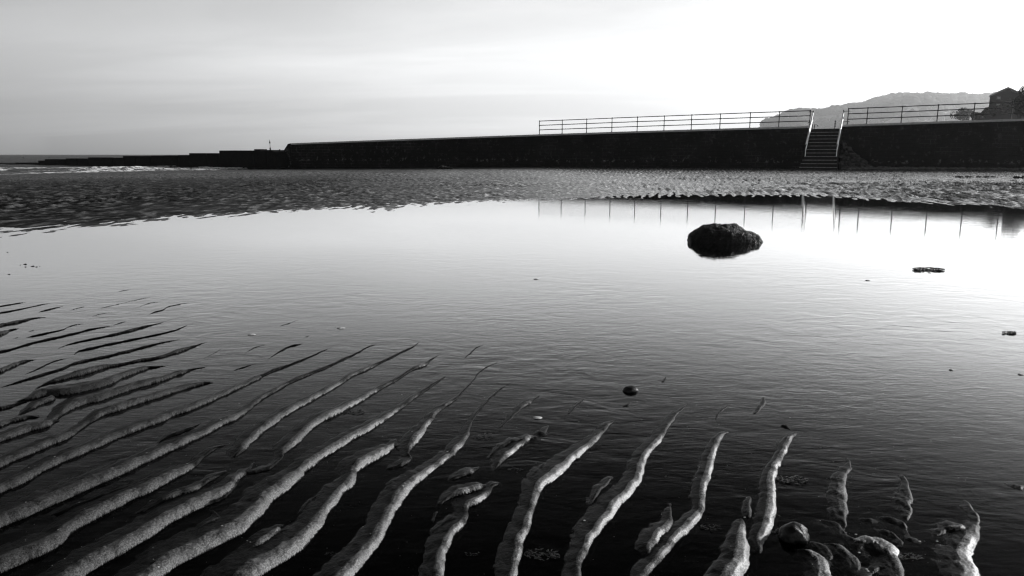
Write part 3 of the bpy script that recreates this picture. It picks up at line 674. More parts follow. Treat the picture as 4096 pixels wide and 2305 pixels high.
# rubble buttress right of the steps
def lumpy_ico(sub, sx, sy, sz, seed, amt=.25, freq=1.5, flat=None, fine=0.0):
    bm = bmesh.new(); bmesh.ops.create_icosphere(bm, subdivisions=sub, radius=1)
    off = Vector((seed * 3.7, seed * 1.3, seed * 9.1))
    for v in bm.verts:
        p = v.co.copy(); n_ = mnoise.fractal(p * freq + off, 1, 2, 4)
        r = 1 + amt * n_
        if fine: r += fine * mnoise.fractal(p * freq * 6 + off, .8, 2, 3)
        v.co = Vector((p.x * sx * r, p.y * sy * r, p.z * sz * r))
        if flat is not None and v.co.z < flat: v.co.z = flat
    vs = [v.co.copy() for v in bm.verts]; fs = [tuple(v.index for v in f_.verts) for f_ in bm.faces]; bm.free(); return vs, fs
but = MB()
bx0 = halfw + .04
def bt(s, o, z): return wdir * s + wn * o + Vector((0, 0, z))
for k in range(150):
    s = bx0 + random.random() ** 1.1 * 2.3; hmax = max(.15, 2.1 * (1 - (s - bx0) / 2.5) ** 1.3)
    z = random.uniform(-.1, hmax); off = .14 + (hmax - z) * .32 + random.uniform(-.03, .05)
    vs, fs = lumpy_ico(2, random.uniform(.12, .26), random.uniform(.12, .2), random.uniform(.08, .15), k, .25)
    c = bt(s, off, z); but.add([v_ + c for v_ in vs], fs)
but.add([bt(bx0, .1, -.3), bt(bx0, .75, -.3), bt(bx0, .12, 2.1), bt(bx0 + 2.5, .1, -.3), bt(bx0 + 2.4, .3, -.3)], [(0, 1, 2), (1, 4, 2), (4, 3, 2), (0, 2, 3)])
b_ = but.build('rubble_buttress', M_RUB, None, smooth=True, loc=SB)
tag(b_, 'low rough stone buttress sloping down against the wall, right beside the beach steps', 'buttress')
# shingle along the foot of the wall
sh = MB()
for k in range(900):
    q = random.random() ** 1.6; s = bx0 + .2 + q * 15; off = .25 + abs(random.gauss(0, .5)) * (1 - q * .5)
    c = bt(s, off, 0) + SB; zz = sand_z(c.x, c.y)
    r = random.uniform(.03, .11)
    vs, fs = lumpy_ico(1, r * 1.4, r, r * .7, k, .2); c.z = zz + r * .2 + .12 * math.exp(-((off - .2) / .4) ** 2) * max(0, 1 - q * 1.3)
    sh.add([v_ + c for v_ in vs], fs)
tag(sh.build('shingle', M_SHING, None, smooth=True), kind='stuff')
# ------------------------------------------------------------------ breakwater stepping out to sea
BA = np.array([-21.7, 71.2]); BD = np.array([-54.3, 36.8])
def bw(px, py):
    r = ray(px, py); u = r[0] / r[1]; t = (u * BA[1] - BA[0]) / (BD[0] - u * BD[1]); p = BA + BD * t
    return Vector((p[0], p[1], atR(px, py, p[1]).z))
bdir = Vector((BD[0], BD[1], 0)).normalized(); bn = Vector((bdir.y, -bdir.x, 0))
brk = empty('breakwater', (BA[0], BA[1], 0)); BB = brk.location.copy()
tag(brk, 'low black breakwater of stepped concrete blocks running out into the sea from the wall end', 'breakwater')
blocks = [(-260, -80, 653.5), (-80, 90, 652.5), (90, 180, 651), (180, 207, 642.5), (207, 255, 637), (255, 291, 637.5), (291, 335, 634), (335, 379, 634.5), (379, 428, 630), (428, 480, 631), (480, 519, 631.5),
          (519, 570, 624), (570, 630, 624.5), (630, 686, 623), (686, 738, 622), (738, 786, 621), (786, 855, 613), (855, 905, 614), (905, 978, 602.5), (978, 1040, 602.5), (1040, 1094, 602.5), (1094, 1120, 600.5), (1120, 1152, 607.5)]
for a, b, y in blocks:
    p, q = bw(a, y), bw(b, y); z = (p.z + q.z) / 2; c = (p + q) / 2; L_ = (Vector((p.x, p.y)) - Vector((q.x, q.y))).length / 2
    m = MB(); m.box(Vector((c.x, c.y, (z - 1.8) / 2)) - BB, bdir, bn, (0, 0, 1), L_ - .02, .9 + random.uniform(-.04, .04), (z + 1.8) / 2)
    m.build('block', M_BLOCK, brk, bevel=.06)
for a, b, y in ((1029.5, 1044, 597), (1045, 1055, 597.2)):
    p, q = bw(a, y), bw(b, y); c = (p + q) / 2; m = MB(); m.box(Vector((c.x, c.y, c.z - .16)) - BB, bdir, bn, (0, 0, 1), (p - q).length / 2, .4, .16); m.build('cap_block', M_BLOCK, brk, bevel=.03)
p = bw(1119, 603); m = MB(); m.tube(p - Vector((0, 0, .3)) - BB, p + Vector((0, 0, .12)) - BB, .1, .07); m.build('bollard', M_BLOCK, brk)
# low apron of weed-covered rocks where the wall meets the sand
ap = MB()
for k in range(70):
    px = random.uniform(1000, 1190); c = ground(px, random.uniform(672, 677), -.27)
    vs, fs = lumpy_ico(2, random.uniform(.2, .6), random.uniform(.2, .5), random.uniform(.06, .16), k, .3); c = Vector(c)
    ap.add([v_ + c for v_ in vs], fs)
tag(ap.build('rock_apron', M_BLOCK, None, smooth=True), 'low skirt of dark flat rocks on the sand where the wall meets the breakwater', 'rocks')
# beacon beyond the breakwater
Rb = 120; b0 = atR(1081.5, 603, Rb); bx = b0.x
bc = empty('beacon', (b0.x, b0.y, -.3)); tag(bc, 'thin beacon post with a black cone topmark standing behind the breakwater', 'beacon')
zz = lambda y: atR(1081, y, Rb).z + .3
m = MB(); m.tube((0, 0, -1), (0, 0, zz(592)), .12, .12, 10); m.tube((0, 0, zz(592)), (0, 0, zz(590)), .12, .04, 10); m.build('base', M_BUOY, bc)
m = MB(); m.tube((0, 0, zz(590)), (-.02, 0, zz(561)), .035, .03, 8); m.tube((-.02, 0, zz(561)), (-.08, 0, zz(557.5)), .012, .008, 6); m.build('pole', M_BUOY, bc)
m = MB(); m.tube((-.02, 0, zz(574)), (-.02, 0, zz(570)), .12, .11, 10); m.tube((-.02, 0, zz(570)), (-.02, 0, zz(562.5)), .11, .02, 10); m.build('topmark', M_BUOY, bc)
# two small buoys far out
for px, lab in ((93, 'small dark buoy on the sea horizon, the one nearer the left edge'), (200, 'small dark buoy on the sea horizon, the one nearer the breakwater tip')):
    p = atR(px, 624, 300); bo = empty('buoy', (p.x, p.y, -.3)); tag(bo, lab, 'buoy', 'buoys on the horizon')
    vs, fs = lumpy_ico(2, .42, .42, .30, px, .03); mesh_obj('float', vs, fs, M_BUOY, bo, True)
    m = MB(); m.tube((0, 0, .2), (0, 0, .75), .10, .04, 8); m.build('mast', M_BUOY, bo)
# ------------------------------------------------------------------ boulder in the pool
gb = ground(2905, 970); 
bl = empty('boulder', (gb[0], gb[1] + .12, 0)); tag(bl, 'big black seaweed-covered boulder standing in the pool', 'boulder')
prof = [(-.50, .02), (-.47, .10), (-.40, .155), (-.30, .20), (-.17, .245), (-.05, .265), (.08, .262), (.20, .245), (.28, .20), (.34, .15), (.42, .115), (.49, .05), (.52, .01)]
def bh(x): return float(np.interp(x, [a for a, b in prof], [b for a, b in prof]))
verts, faces = [], []; NX, NA = 90, 60
for i in range(NX):
    x = -.455 + .92 * (i / (NX - 1)); h = bh(x / .92) * .92; dpt = .33 * math.sqrt(max(0.003, 1 - (x / .49) ** 2))
    for j in range(NA):
        a = math.pi * (-.08 + 1.16 * j / (NA - 1)); cy = -math.cos(a) * dpt; cz = math.sin(a); cz = (abs(cz) ** .75) * (1 if cz > 0 else -1) * h
        p = Vector((x, cy, cz)); nn = mnoise.fractal(p * 6 + Vector((3, 1, 8)), 1, 2, 4) * .024 + mnoise.fractal(p * 28, .8, 2, 3) * .009 + mnoise.noise(p * 3.4 + Vector((5, 2, 1))) * .045
        nn += abs(mnoise.noise(p * 9 + Vector((9, 0, 0)))) * -.02
        nr = Vector((x * .6, cy, max(cz, 0) * 1.2)).normalized(); verts.append(p + nr * nn)
for i in range(NX - 1):
    for j in range(NA - 1): faces.append((i * NA + j, (i + 1) * NA + j, (i + 1) * NA + j + 1, i * NA + j + 1))
faces.append(tuple(range(NA))); faces.append(tuple(reversed(range((NX - 1) * NA, NX * NA))))
mesh_obj('rock', verts, faces, M_ROCK, bl, True)
wd = MB()
for k in range(5200):
    i = random.randrange(2, NX - 2); j = random.randrange(1, NA - 4); p = verts[i * NA + j]
    if p.z < -.01: continue
    pn_ = verts[(i + 1) * NA + j] - p; side = -1 if j < NA / 2 else 1
    dn = Vector((random.uniform(-.4, .4), side * -0.0 + (p.y / .33) * .7 + random.uniform(-.25, .25), -random.uniform(.3, 1))).normalized()
    up = Vector((random.uniform(-.3, .3), p.y, .4 + p.z)).normalized()
    L_ = random.uniform(.012, .042); w_ = random.uniform(.0015, .004); sd = dn.cross(up).normalized() * w_
    b = p + up * random.uniform(.001, .008); c1 = b + dn * L_ * .5 + up * .004; c2 = b + dn * L_
    if c2.z < -.01: c2.z = -.01
    wd.add([b - sd, b + sd, c1 + sd * 1.2, c1 - sd * 1.2, c2], [(0, 1, 2, 3), (3, 2, 4)])
wd.build('seaweed_fringe', M_WEED, bl)
# ------------------------------------------------------------------ small things
def stone(name, px, py, wpx, hpx, label, cat, seed, mat=M_PEB, amt=.12, elong=.8, sink=.25, zbase=0.0):
    c = ground(px, py, zbase); dax = c[1] * cp + H * sp; sc = dax / F
    rx = wpx * sc / 2; rz = hpx * sc / (2 - sink) * 1.0
    vs, fs = lumpy_ico(4, rx, rx * elong, rz * .8, seed, amt, 1.1, fine=.02)
    o = mesh_obj(name, vs, fs, mat, None, True, (c[0], c[1] + rx * elong * .8, zbase + rz * .62 * (.35 - sink)))
    tag(o, label, cat); return o
stone('pebble', 2524, 1570, 64, 42, 'small domed dark pebble standing alone in the shallow water beyond the sand ridges', 'pebble', 3)
stone('cobble', 3192, 2172, 118, 125, 'round black cobble with wet highlights among the sand ridges at bottom right', 'stone', 8, amt=.2, elong=.9, sink=.15)
def weed(px, py, wpx, hpx, label, seed, n=60, z=0.003, flat=.5, mat=M_WEED, thick=1.0):
    c = Vector(ground(px, py, z)); sc = (c[1] * cp + H * sp) / F; depth = hpx * sc / (H / math.hypot(c[1], H))
    rx = wpx * sc / 2; ry = min(depth, rx * 1.2) / 2; r_ = random.Random(seed); m = MB()
    for k in range(n):
        x = r_.uniform(-1, 1); y = r_.uniform(-1, 1) * math.sqrt(max(.05, 1 - x * x)); p = Vector((x * rx, y * ry, r_.uniform(.0, .25) * rx * .25 * thick))
        a = r_.gauss(0, .7); L_ = rx * r_.uniform(.12, .32)
        for q in range(4):
            d_ = Vector((math.cos(a) * L_ / 4 * 1.3, math.sin(a) * L_ / 4, r_.uniform(-.3, .35) * L_ / 4)); p2 = p + d_
            if p2.z < -.003: p2.z = -.003
            w = rx * .028 * thick * (1 - q * .18); m.tube(p, p2, w, w * .8, 5); p = p2; a += r_.gauss(0, .6)
        if r_.random() < .5:
            vs, fs = lumpy_ico(1, rx * .05, rx * .035, rx * .03, k, .1); m.add([v_ + p for v_ in vs], fs)
    o = m.build('seaweed', mat, None, smooth=True, loc=c); tag(o, label, 'seaweed'); return o
weed(3706, 1080, 112, 22, 'knobbly strip of dark seaweed floating on the pool to the right of the boulder', 1, 70, thick=1.6)
weed(4035, 1332, 52, 13, 'short dark scrap of weed floating on the bright water by the right edge', 2, 60, thick=3.0)
weed(3160, 1920, 120, 70, 'loose wet seaweed lying in the water against the tall sand ridge', 3, 60)
weed(3095, 2065, 50, 40, 'thin twig of weed draped across the top of a sand ridge', 4, 18, z=.016)
weed(3110, 2125, 60, 60, 'dark tuft of weed between the tall ridge and the round cobble', 5, 40)
weed(1410, 1648, 80, 30, 'flat dark frond of weed submerged between two central ridges', 6, 40)
weed(1935, 1746, 85, 30, 'sparse weed strands just breaking the surface left of centre', 7, 26)
weed(1320, 2215, 45, 20, 'few curled weed strands in black water near the bottom edge, left', 8, 18)
weed(1885, 2215, 60, 24, 'few curled weed strands in black water near the bottom edge, centre', 9, 18)
weed(3640, 2230, 90, 34, 'ragged weed lying beside the low sand mound at bottom right', 10, 44)
weed(2840, 2110, 80, 60, 'scatter of weed in shallow water right of the kinked ridge', 11, 30)
weed(2160, 2220, 130, 70, 'scattered dark weed in the water between the two tall lower ridges', 12, 60)
weed(2060, 1878, 60, 16, 'dark weed sprig trailing from the short hooked ridge', 13, 24)
weed(3992, 706, 22, 9, 'small dark weed clump on the rippled sand towards the right edge', 14, 50, z=.10, thick=3)
weed(4085, 712, 66, 12, 'longer dark weed bank on the rippled sand at the right edge', 15, 90, z=.10, thick=3)
weed(3890, 709, 150, 5, 'thin dark line of stranded weed on the sand near the wall, right', 16, 60, z=.10, thick=.8)
# far mound on the sand
c = Vector(ground(1775, 680, -.10)); mo = MB()
for k in range(46):
    x = random.uniform(-.8, .8); hmax = .30 * (1 - (abs(x) / .85) ** 1.4)
    p = c + Vector((x, random.uniform(-.25, .25), random.uniform(0, hmax))); vs, fs = lumpy_ico(2, random.uniform(.07, .2), random.uniform(.07, .15), random.uniform(.05, .1), k, .3)
    mo.add([v_ + p for v_ in vs], fs)
tag(mo.build('rock_mound', M_ROCK, None, smooth=True), 'low heap of weedy rocks alone on the far sand in front of the wall', 'rocks')
m = MB(); c = ground(3757, 681, .13); m.box(Vector(c), (1, -.1, 0), (.1, 1, 0), (0, 0, 1), .42, .07, .035)
tag(m.build('plank', M_BUOY, None, bevel=.01), 'dark plank lying on the sand at the foot of the right-hand wall', 'plank')
# floating foam flecks
for k, (px, py, w, lab) in enumerate(((1007, 1339, 44, 'pale foam fleck on the water left of centre, the larger and nearer of a pair'), (1364, 1313, 40, 'pale oblong foam fleck on the water just above the tips of the central ridges'),
        (2145, 1117, 26, 'tiny pale foam fleck far out on the middle of the pool'), (2150, 1672, 46, 'pale flat fleck floating between the lens-shaped ridge and its neighbour'), (3470, 1122, 24, 'tiny pale foam fleck on the pool right of and below the boulder'),
        (3805, 1480, 22, 'small bright fleck on the rippled water at the right'), (4082, 1498, 26, 'small bright fleck on the rippled water at the right edge'))):
    c = ground(px, py, .0015); sc = (c[1] * cp + H * sp) / F; n = 18; rr = w * sc / 2
    ring = [Vector((rr * math.cos(2 * math.pi * q / n) * random.uniform(.7, 1), rr * .75 * math.sin(2 * math.pi * q / n) * random.uniform(.6, 1), 0)) for q in range(n)]
    vs = ring + [v_ * .6 + Vector((0, 0, .0035)) for v_ in ring] + [Vector((0, 0, .004))]
    fs = [(q, (q + 1) % n, n + (q + 1) % n, n + q) for q in range(n)] + [(n + q, n + (q + 1) % n, 2 * n) for q in range(n)]
    tag(mesh_obj('foam_fleck', vs, fs, M_FOAM, None, True, c), lab, 'foam', 'foam flecks on the pool')
# shell grit scattered on the bottom and crests
gr = MB()
for k in range(260):
    px = random.uniform(100, 4000); py = random.uniform(1500, 2300); c = Vector(ground(px, py, 0)); z_ = sand_z(c.x, c.y); c.z = z_ + .0008
    r = random.choice((.0009, .0012, .0012, .0018, .0028)); vs, fs = lumpy_ico(1, r * 1.5, r, r * .5, k, .2); gr.add([v_ + c for v_ in vs], fs)
tag(gr.build('shell_grit', M_STRAW, None), kind='stuff')
# ------------------------------------------------------------------ headland with woods
HP = [(60, 495), (180, 432), (300, 392), (340, 362), (450, 345), (550, 343), (650, 348), (740, 334), (800, 326), (850, 322), (900, 300), (950, 292), (1060, 280), (1110, 273), (1200, 236), (1300, 216), (1450, 198), (1510, 206), (1560, 212), (1700, 196), (1850, 200), (2000, 204), (2120, 210), (2200, 212), (2260, 204), (2576, 185), (3100, 150), (3700, 120), (4600, 200)]
HPX = [(3000 + x / 2.35, 300 + y / 2.35 + 6) for x, y in HP]
HR = 3000.0; KH = HR / 860.0
hu = [ray(x, y)[0] / ray(x, y)[1] for x, y in HPX]; hz = [atR(x, y, HR).z for x, y in HPX]
def hill_z(X, Y):
    """height of the headland"""
    U = X / Y; X = X / KH; Y = Y / KH
    top = np.interp(U, [hu[0] - .012] + hu, [-2] + hz) / KH
    s = sstep(560, 860, Y) ; s = .25 * s + .75 * s ** 1.2
    back = 1 - .5 * sstep(860, 1300, Y)
    # nearer shoulder
    sh_ = 26 * np.exp(-((U - .545) / .055) ** 2) * np.exp(-((Y - 690) / 70) ** 2) + 30 * np.exp(-((U - .66) / .05) ** 2) * np.exp(-((Y - 650) / 60) ** 2)
    z = top * s * back + sh_ * .8 + 3.0 * fbm(X / 60, Y / 60, 4, 5) * sstep(580, 700, Y) * (1 - sstep(800, 870, Y))
    return np.maximum(z * KH, -2)
hx = np.linspace(hu[0] - .03, 1.35, 260); hy = np.linspace(540, 1300, 150) * KH
HU, HY = np.meshgrid(hx, hy); HX = HU * HY
tag(grid_obj('hill', HX, HY, hill_z(HX, HY) - .5, M_HILL), kind='structure')
wo = MB()
base_v, base_f = {}, {}
protos = [lumpy_ico(2, 1, 1, .8, q, .42, 1.6, fine=.10) for q in range(8)]
NV = []; NF = []; off_ = 0
for k in range(6500):
    u = random.uniform(hu[0] + .01, 1.0); y = random.uniform(570 * KH, HR + 35) if random.random() < .7 else random.uniform(HR - 60, HR + 20)
    x = u * y
    dens = float(pn(np.array([x / 95.]), np.array([y / 95.]), 4)[0])
    if dens < -.18 and y < HR - 50: continue
    z = float(hill_z(np.array([[x]]), np.array([[y]]))[0, 0])
    if z < .5: continue
    r = min(KH * random.uniform(1.8, 5.5), 4 + z * .12); vs, fs = protos[k % 8]; cs, sn = math.cos(k), math.sin(k)
    A = np.array(vs); A = np.stack([A[:, 0] * cs - A[:, 1] * sn, A[:, 0] * sn + A[:, 1] * cs, A[:, 2]], -1) * r + np.array([x, y, z + r * (.15 if y > HR - 50 else .3)])
    NV.append(A); NF.append(np.array(fs) + off_); off_ += len(A)
NV = np.concatenate(NV); NF = np.concatenate(NF)
me = bpy.data.meshes.new('woodland'); me.from_pydata(NV.tolist(), [], NF.tolist()); me.materials.append(M_WOODL); me.update()
me.polygons.foreach_set('use_smooth', [True] * len(me.polygons))
wo_ = bpy.data.objects.new('woodland', me); COL.objects.link(wo_); tag(wo_, kind='stuff')
def leaf_crown(r_, n, rx, ry, rz, size, clumps=9, flatb=0.0):
    m = MB(); cl = []
    for q in range(clumps):
        a = r_.uniform(0, 6.28); rad = r_.uniform(0, .75); cl.append((Vector((math.cos(a) * rad * rx, math.sin(a) * rad * ry, r_.uniform(-.45, .6) * rz)), r_.uniform(.3, .5)))
    for k in range(n):
        c0, s0 = cl[k % clumps]; v_ = Vector((r_.gauss(0, 1), r_.gauss(0, 1), r_.gauss(0, 1))).normalized() * (r_.uniform(.75, 1.05))
        p = c0 + Vector((v_.x * rx * s0, v_.y * ry * s0, v_.z * rz * s0 * 1.1))
        if p.z < -rz * .7 + flatb: p.z = -rz * .7 + flatb + r_.uniform(0, .1) * rz
        nrm = Vector((r_.gauss(0, 1), r_.gauss(0, 1), r_.gauss(0, 1) + .6)).normalized(); u_ = nrm.orthogonal().normalized(); w_ = nrm.cross(u_); s = size * r_.uniform(.5, 1.3)
        m.add([p - u_ * s, p + w_ * s * .6, p + u_ * s, p - w_ * s * .6], [(0, 1, 2, 3)])
    return m
# umbrella pines that stand out along the skyline
pinesp = [(885, 281, 36, 1), (945, 272, 40, 0), (1030, 270, 26, 1), (1120, 262, 26, 1), (1215, 210, 44, 0), (1300, 205, 50, 1), (1440, 188, 40, 1), (1475, 190, 34, 0), (1710, 183, 40, 1), (1770, 186, 34, 0), (1870, 186, 30, 1), (740, 324, 22, 0), (840, 312, 20, 1), (2210, 190, 30, 1)]
r0 = random.Random(5)
for k, (x, y, w, fl) in enumerate(pinesp):
    px, py = 3000 + x / 2.35, 300 + y / 2.35; top = atR(px, py, HR + 5); wm = w / 2.35 / F * HR * .55
    gz = float(hill_z(np.array([[top.x]]), np.array([[top.y]]))[0, 0]); hgt = max(top.z - gz, 6)
    tr = empty('pine_tree', (top.x, top.y, gz - .5)); tag(tr, 'hazy flat-crowned pine standing up from the skyline of the wooded headland', 'tree', 'pines along the headland skyline')
    m = MB(); m.tube((0, 0, -2), (.3, 0, hgt * .75), .45, .25, 7)
    for q in range(4): a = q * 1.6 + k; m.tube((.2, 0, hgt * .55), (math.cos(a) * wm * .6, math.sin(a) * wm * .6, hgt * .85), .2, .1, 5)
    m.build('trunk', M_BARK, tr)
    cr = leaf_crown(r0, 420, wm, wm, max(1.5, wm * .38), 2.6, 7); cr.v = [(a, b, c_ + hgt - max(1.2, wm * .25)) for a, b, c_ in cr.v]; cr.build('crown', M_WOODL, tr)
# ------------------------------------------------------------------ bank, hut and bushes at the right
BRW = 200.0
eb = [(3780, 492), (3847, 485), (3890, 466), (3925, 448), (3960, 438), (4000, 425), (4040, 400), (4070, 372), (4096, 352), (4200, 310), (4500, 240), (5200, 200)]
ebu = [ray(x, y)[0] / ray(x, y)[1] for x, y in eb]; ebz = [atR(x, y, BRW).z - 1.2 for x, y in eb]
def bank_z(U, Y): return 2.6 + np.maximum(np.interp(U, ebu, ebz) - 2.6, 0) * sstep(BRW - 40, BRW, Y) 
EUx, EYx = np.meshgrid(np.linspace(ebu[0] - .02, 1.6, 130), np.linspace(BRW - 42, BRW + 120, 60))
tag(grid_obj('bank', EUx * EYx, EYx, bank_z(EUx, EYx) + .9 * fbm(EUx * EYx / 7, EYx / 7, 3, 6) - .4, M_LEAF), kind='structure')
bushes = [(3905, 462, 30, 24, 'scrubby dark bush on the bank at the low left end, behind the railing'), (3955, 445, 46, 30, 'dark bush with pale tips on the bank below the house'),
          (4030, 440, 60, 50, 'broad dark bush on the bank hiding the foot of the house'), (4086, 400, 44, 80, 'tall black bush rising in front of the house roof at the right edge'), (4124, 385, 70, 110, 'tallest black bush, cut by the right edge, higher than the house roof'), (4060, 410, 50, 50, 'rounded black bush between the house and the right edge')]
for k, (px, py, w, h_, lab) in enumerate(bushes):
    Rk = (BRW - 6 - k * 1.2) if k not in (3, 4) else 112.0; p = atR(px, py, Rk); sc = Rk / F; wm, hm = w * sc * .62, h_ * sc * .62
    b_ = empty('bush', (p.x, p.y, p.z - hm)); tag(b_, lab, 'bush', 'bushes on the bank by the house')
    rr_ = random.Random(20 + k); cr = leaf_crown(rr_, 4500, wm, wm, hm, .42 if k not in (3, 4) else .12, 12); cr.v = [(a, b, c_ + hm * .6) for a, b, c_ in cr.v]; cr.build('foliage', M_LEAF, b_)
    m = MB()
    for q in range(6): a = q + k; m.tube((0, 0, -2), (math.cos(a) * wm * .5, math.sin(a) * wm * .5, hm * .9), .012 * Rk * .06, .006, 6)
    m.build('stem', M_BARK, b_)
# grey scrub further off, seen under the rails
p = atR(3856, 468, 380); sc = 380 / F
b_ = empty('shrub', (p.x, p.y, p.z - 2)); tag(b_, 'grey hazy shrub seen through the rails to the left of the dark bank', 'shrub')
cr = leaf_crown(random.Random(3), 2600, 6.2, 6.2, 3.8, .38, 12); cr.v = [(a, b, c_ + 3) for a, b, c_ in cr.v]; cr.build('foliage', M_LEAF, b_)
m = MB(); m.tube((0, 0, -1.5), (0, 0, 2), .12, .06, 6); m.build('stem', M_BARK, b_)
# hut
Rh = 204.0
def hp(px, py): return atR(px, py, Rh)
hut = empty('house', (hp(4020, 434).x, Rh, hp(4020, 434).z)); HB = hut.location.copy(); tag(hut, 'dark house with a pale-edged gable roof on the bank behind the railing', 'house')
eL, pk, eR = hp(3960, 386), hp(4030, 355), hp(4100, 386); bz = hp(4000, 460).z
v = [(eL.x, Rh, bz), (eR.x, Rh, bz), (eR.x, Rh, eR.z), (pk.x, Rh, pk.z - .2), (eL.x, Rh, eL.z)]
v = [Vector(a) - HB for a in v]; v2 = [a + Vector((13, 16, 0)) for a in v]
mesh_obj('wall', v + v2, [(0, 1, 2, 3, 4), (9, 8, 7, 6, 5), (0, 5, 6, 1), (1, 6, 7, 2), (4, 9, 5, 0)], M_HWALL, hut)
m = MB()
for a, b in ((eL, pk), (pk, eR)):
    d_ = (b - a); a2 = a - (d_ * .07 if a is eL else Vector()); b2 = b + (d_ * .07 if b is eR else Vector())
    o1 = Vector((-.2, -.5, .0)) ; e_ = Vector((13.4, 16.6, 0)); th = Vector((0, 0, .42))
    q = [a2 + o1 - HB, b2 + o1 - HB, b2 + o1 + e_ - HB, a2 + o1 + e_ - HB]; q += [x_ + th for x_ in q]
    m.add(q, [(3, 2, 1, 0), (4, 5, 6, 7), (0, 1, 5, 4), (1, 2, 6, 5), (2, 3, 7, 6), (3, 0, 4, 7)])
m.build('roof', M_ROOF, hut)
for x0, y0, x1, y1 in ((3986, 386, 4004, 398.5), (3983.5, 415, 4001, 423.5)):
    a, b = hp(x0, y1) - HB, hp(x1, y0) - HB; c_ = (a + b) / 2
    m = MB(); m.box(c_ + Vector((0, -.03, 0)), (1, 0, 0), (0, 1, 0), (0, 0, 1), (b.x - a.x) / 2, .03, (b.z - a.z) / 2); w_ = m.build('window', M_ROOF, hut)
    m = MB(); m.box(c_ + Vector((0, -.07, 0)), (1, 0, 0), (0, 1, 0), (0, 0, 1), (b.x - a.x) / 2 - .18, .02, (b.z - a.z) / 2 - .18); m.build('pane', M_WIN, w_)
# lamp and signal post behind the steps
p = atR(3257, 513, 62); l_ = empty('street_lamp', (p.x, p.y, p.z)); tag(l_, 'small bracket lamp hanging from a post seen through the gap above the steps', 'lamp')
sc = 62 / F
m = MB(); m.tube((0, 0, -.6), (0, 0, 14 * sc), .04, .03, 8); m.build('pole', M_RAIL, l_)
m = MB(); m.tube((0, 0, 12 * sc), (11 * sc, 0, 12.5 * sc), .018, .018, 6); m.tube((11 * sc, 0, 12.5 * sc), (12.3 * sc, 0, 10 * sc), .018, .018, 6); m.build('bracket', M_RAIL, l_)
m = MB(); m.tube((12.3 * sc, 0, 10.5 * sc), (12.3 * sc, 0, 6.5 * sc), .04, .075, 8); m.build('lantern', M_RAIL, l_)
p = atR(3339, 513, 66); l_ = empty('signal_post', (p.x, p.y, p.z)); tag(l_, 'thin dark post with small cross pieces seen through the gap, beside the right handrail', 'post'); sc = 66 / F
m = MB(); m.tube((0, 0, -.6), (0, 0, 29 * sc), .045, .03, 8); m.build('pole', M_RAIL, l_)
for h_ in (6, 12, 18, 24): m = MB(); m.box((0, 0, h_ * sc), (1, 0, 0), (0, 1, 0), (0, 0, 1), .07, .03, .025); m.build('cross_piece', M_RAIL, l_)
# ------------------------------------------------------------------ haze
def haze():
    mb = MB(); mb.box((0, 2200, 158.5), (1, 0, 0), (0, 1, 0), (0, 0, 1), 6500, 2520, 161.5)
    m, nt, N, L, P = newmat('haze'); out = N['Material Output']; N.remove(P)
    pv = N.new('ShaderNodeVolumePrincipled'); pv.inputs['Color'].default_value = g(.95); pv.inputs['Density'].default_value = HAZE_D
    pv.inputs['Anisotropy'].default_value = .7; L.new(pv.outputs[0], out.inputs['Volume'])
    tag(mb.build('haze', m), kind='stuff')
HAZE_D = .00018
SKY_K = 4.25
haze()
# ------------------------------------------------------------------ light
sd = bpy.data.lights.new('sun', 'SUN'); so = bpy.data.objects.new('sun', sd); COL.objects.link(so)
sd.energy = 5.0; sd.angle = R_(.5); sd.color = (1, 1, 1)
sv = Vector((math.sin(R_(SUN_AZ)) * math.cos(R_(SUN_EL)), math.cos(R_(SUN_AZ)) * math.cos(R_(SUN_EL)), math.sin(R_(SUN_EL))))
so.rotation_euler = sv.to_track_quat('Z', 'Y').to_euler()
w = bpy.data.worlds.new('World'); S.world = w; w.use_nodes = True; nt = w.node_tree; N, L = nt.nodes, nt.links
bg = N['Background']
sky = N.new('ShaderNodeTexSky'); sky.sky_type = 'NISHITA'; sky.sun_disc = False
sky.sun_elevation = R_(SUN_EL); sky.sun_rotation = R_(SUN_AZ); sky.dust_density = 1.5; sky.air_density = 1.0; sky.ozone_density = 1
bw_ = N.new('ShaderNodeRGBToBW'); L.new(sky.outputs[0], bw_.inputs[0])
tc = N.new('ShaderNodeTexCoord'); sx = N.new('ShaderNodeSeparateXYZ'); L.new(tc.outputs['Generated'], sx.inputs[0])
zel = sx.outputs['Z']
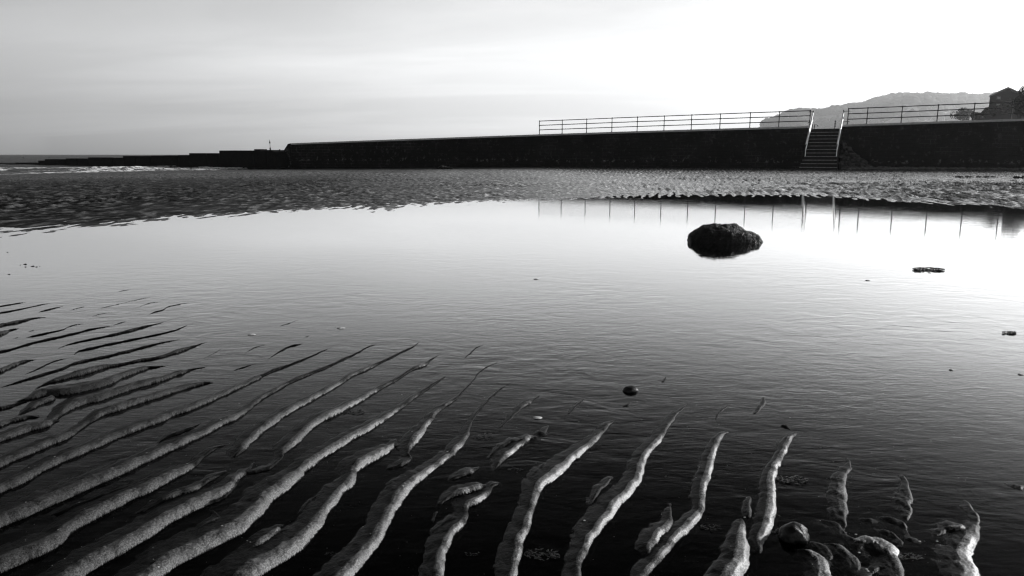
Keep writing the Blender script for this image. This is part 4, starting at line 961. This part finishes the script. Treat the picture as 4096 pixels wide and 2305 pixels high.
# thin high cloud, in streaks that flatten towards the horizon
zc = math_(N, L, 'MAXIMUM', zel, .02)
cx = math_(N, L, 'DIVIDE', sx.outputs['X'], math_(N, L, 'ADD', zc, .12)); cy = math_(N, L, 'DIVIDE', sx.outputs['Y'], math_(N, L, 'ADD', zc, .12))
cb = N.new('ShaderNodeCombineXYZ'); L.new(cx, cb.inputs[0]); L.new(cy, cb.inputs[1])
cn = noise_node(N, L, mapping(N, L, cb.outputs[0], (.35, 1.3, 1), (0, 0, R_(-12))), 1.1, 7, .55, .8)
cl = ramp(N, L, cn, [(.42, 0), (.72, 1)])
cm = N.new('ShaderNodeMapRange'); L.new(cl, cm.inputs['Value']); cm.inputs['To Min'].default_value = .97; cm.inputs['To Max'].default_value = 1.16
grad = ramp(N, L, zel, [(0, 1.12), (.03, 1.13), (.075, 1.12), (.12, 1.0), (.19, .74), (.24, .68), (.32, .42), (.5, .08), (1, .03)], 'B_SPLINE')
azd = math_(N, L, 'ADD', math_(N, L, 'MULTIPLY', sx.outputs['X'], math.sin(R_(SUN_AZ))), math_(N, L, 'MULTIPLY', sx.outputs['Y'], math.cos(R_(SUN_AZ))))
azr = N.new('ShaderNodeMapRange'); azr.inputs['From Min'].default_value = -.8; azr.inputs['From Max'].default_value = .25; azr.inputs['To Min'].default_value = .30; azr.inputs['To Max'].default_value = 1; L.new(azd, azr.inputs['Value'])
azc = N.new('ShaderNodeMapRange'); azc.interpolation_type = 'SMOOTHSTEP'; azc.inputs['From Min'].default_value = -.35; azc.inputs['From Max'].default_value = .5; azc.inputs['To Min'].default_value = 1; azc.inputs['To Max'].default_value = 1.18; L.new(azd, azc.inputs['Value'])
lum = math_(N, L, 'MULTIPLY', math_(N, L, 'MULTIPLY', math_(N, L, 'POWER', bw_.outputs[0], .42), SKY_K), azc.outputs[0])
tot = math_(N, L, 'MULTIPLY', math_(N, L, 'MULTIPLY', math_(N, L, 'MULTIPLY', lum, grad), azr.outputs[0]), cm.outputs[0])
cc = N.new('ShaderNodeCombineColor')
for k, t_ in enumerate((.985, .995, 1.005)): L.new(math_(N, L, 'MULTIPLY', tot, t_), cc.inputs[k])
L.new(cc.outputs[0], bg.inputs['Color']); bg.inputs['Strength'].default_value = .15
S.view_settings.view_transform = 'Standard'; S.view_settings.look = 'None'; S.view_settings.gamma = 1
S.cycles.max_bounces = 8; S.cycles.transparent_max_bounces = 12; S.cycles.volume_bounces = 0
S.cycles.use_denoising = True
S.cycles.filter_width = 1.25
S.cycles.sample_clamp_indirect = 6
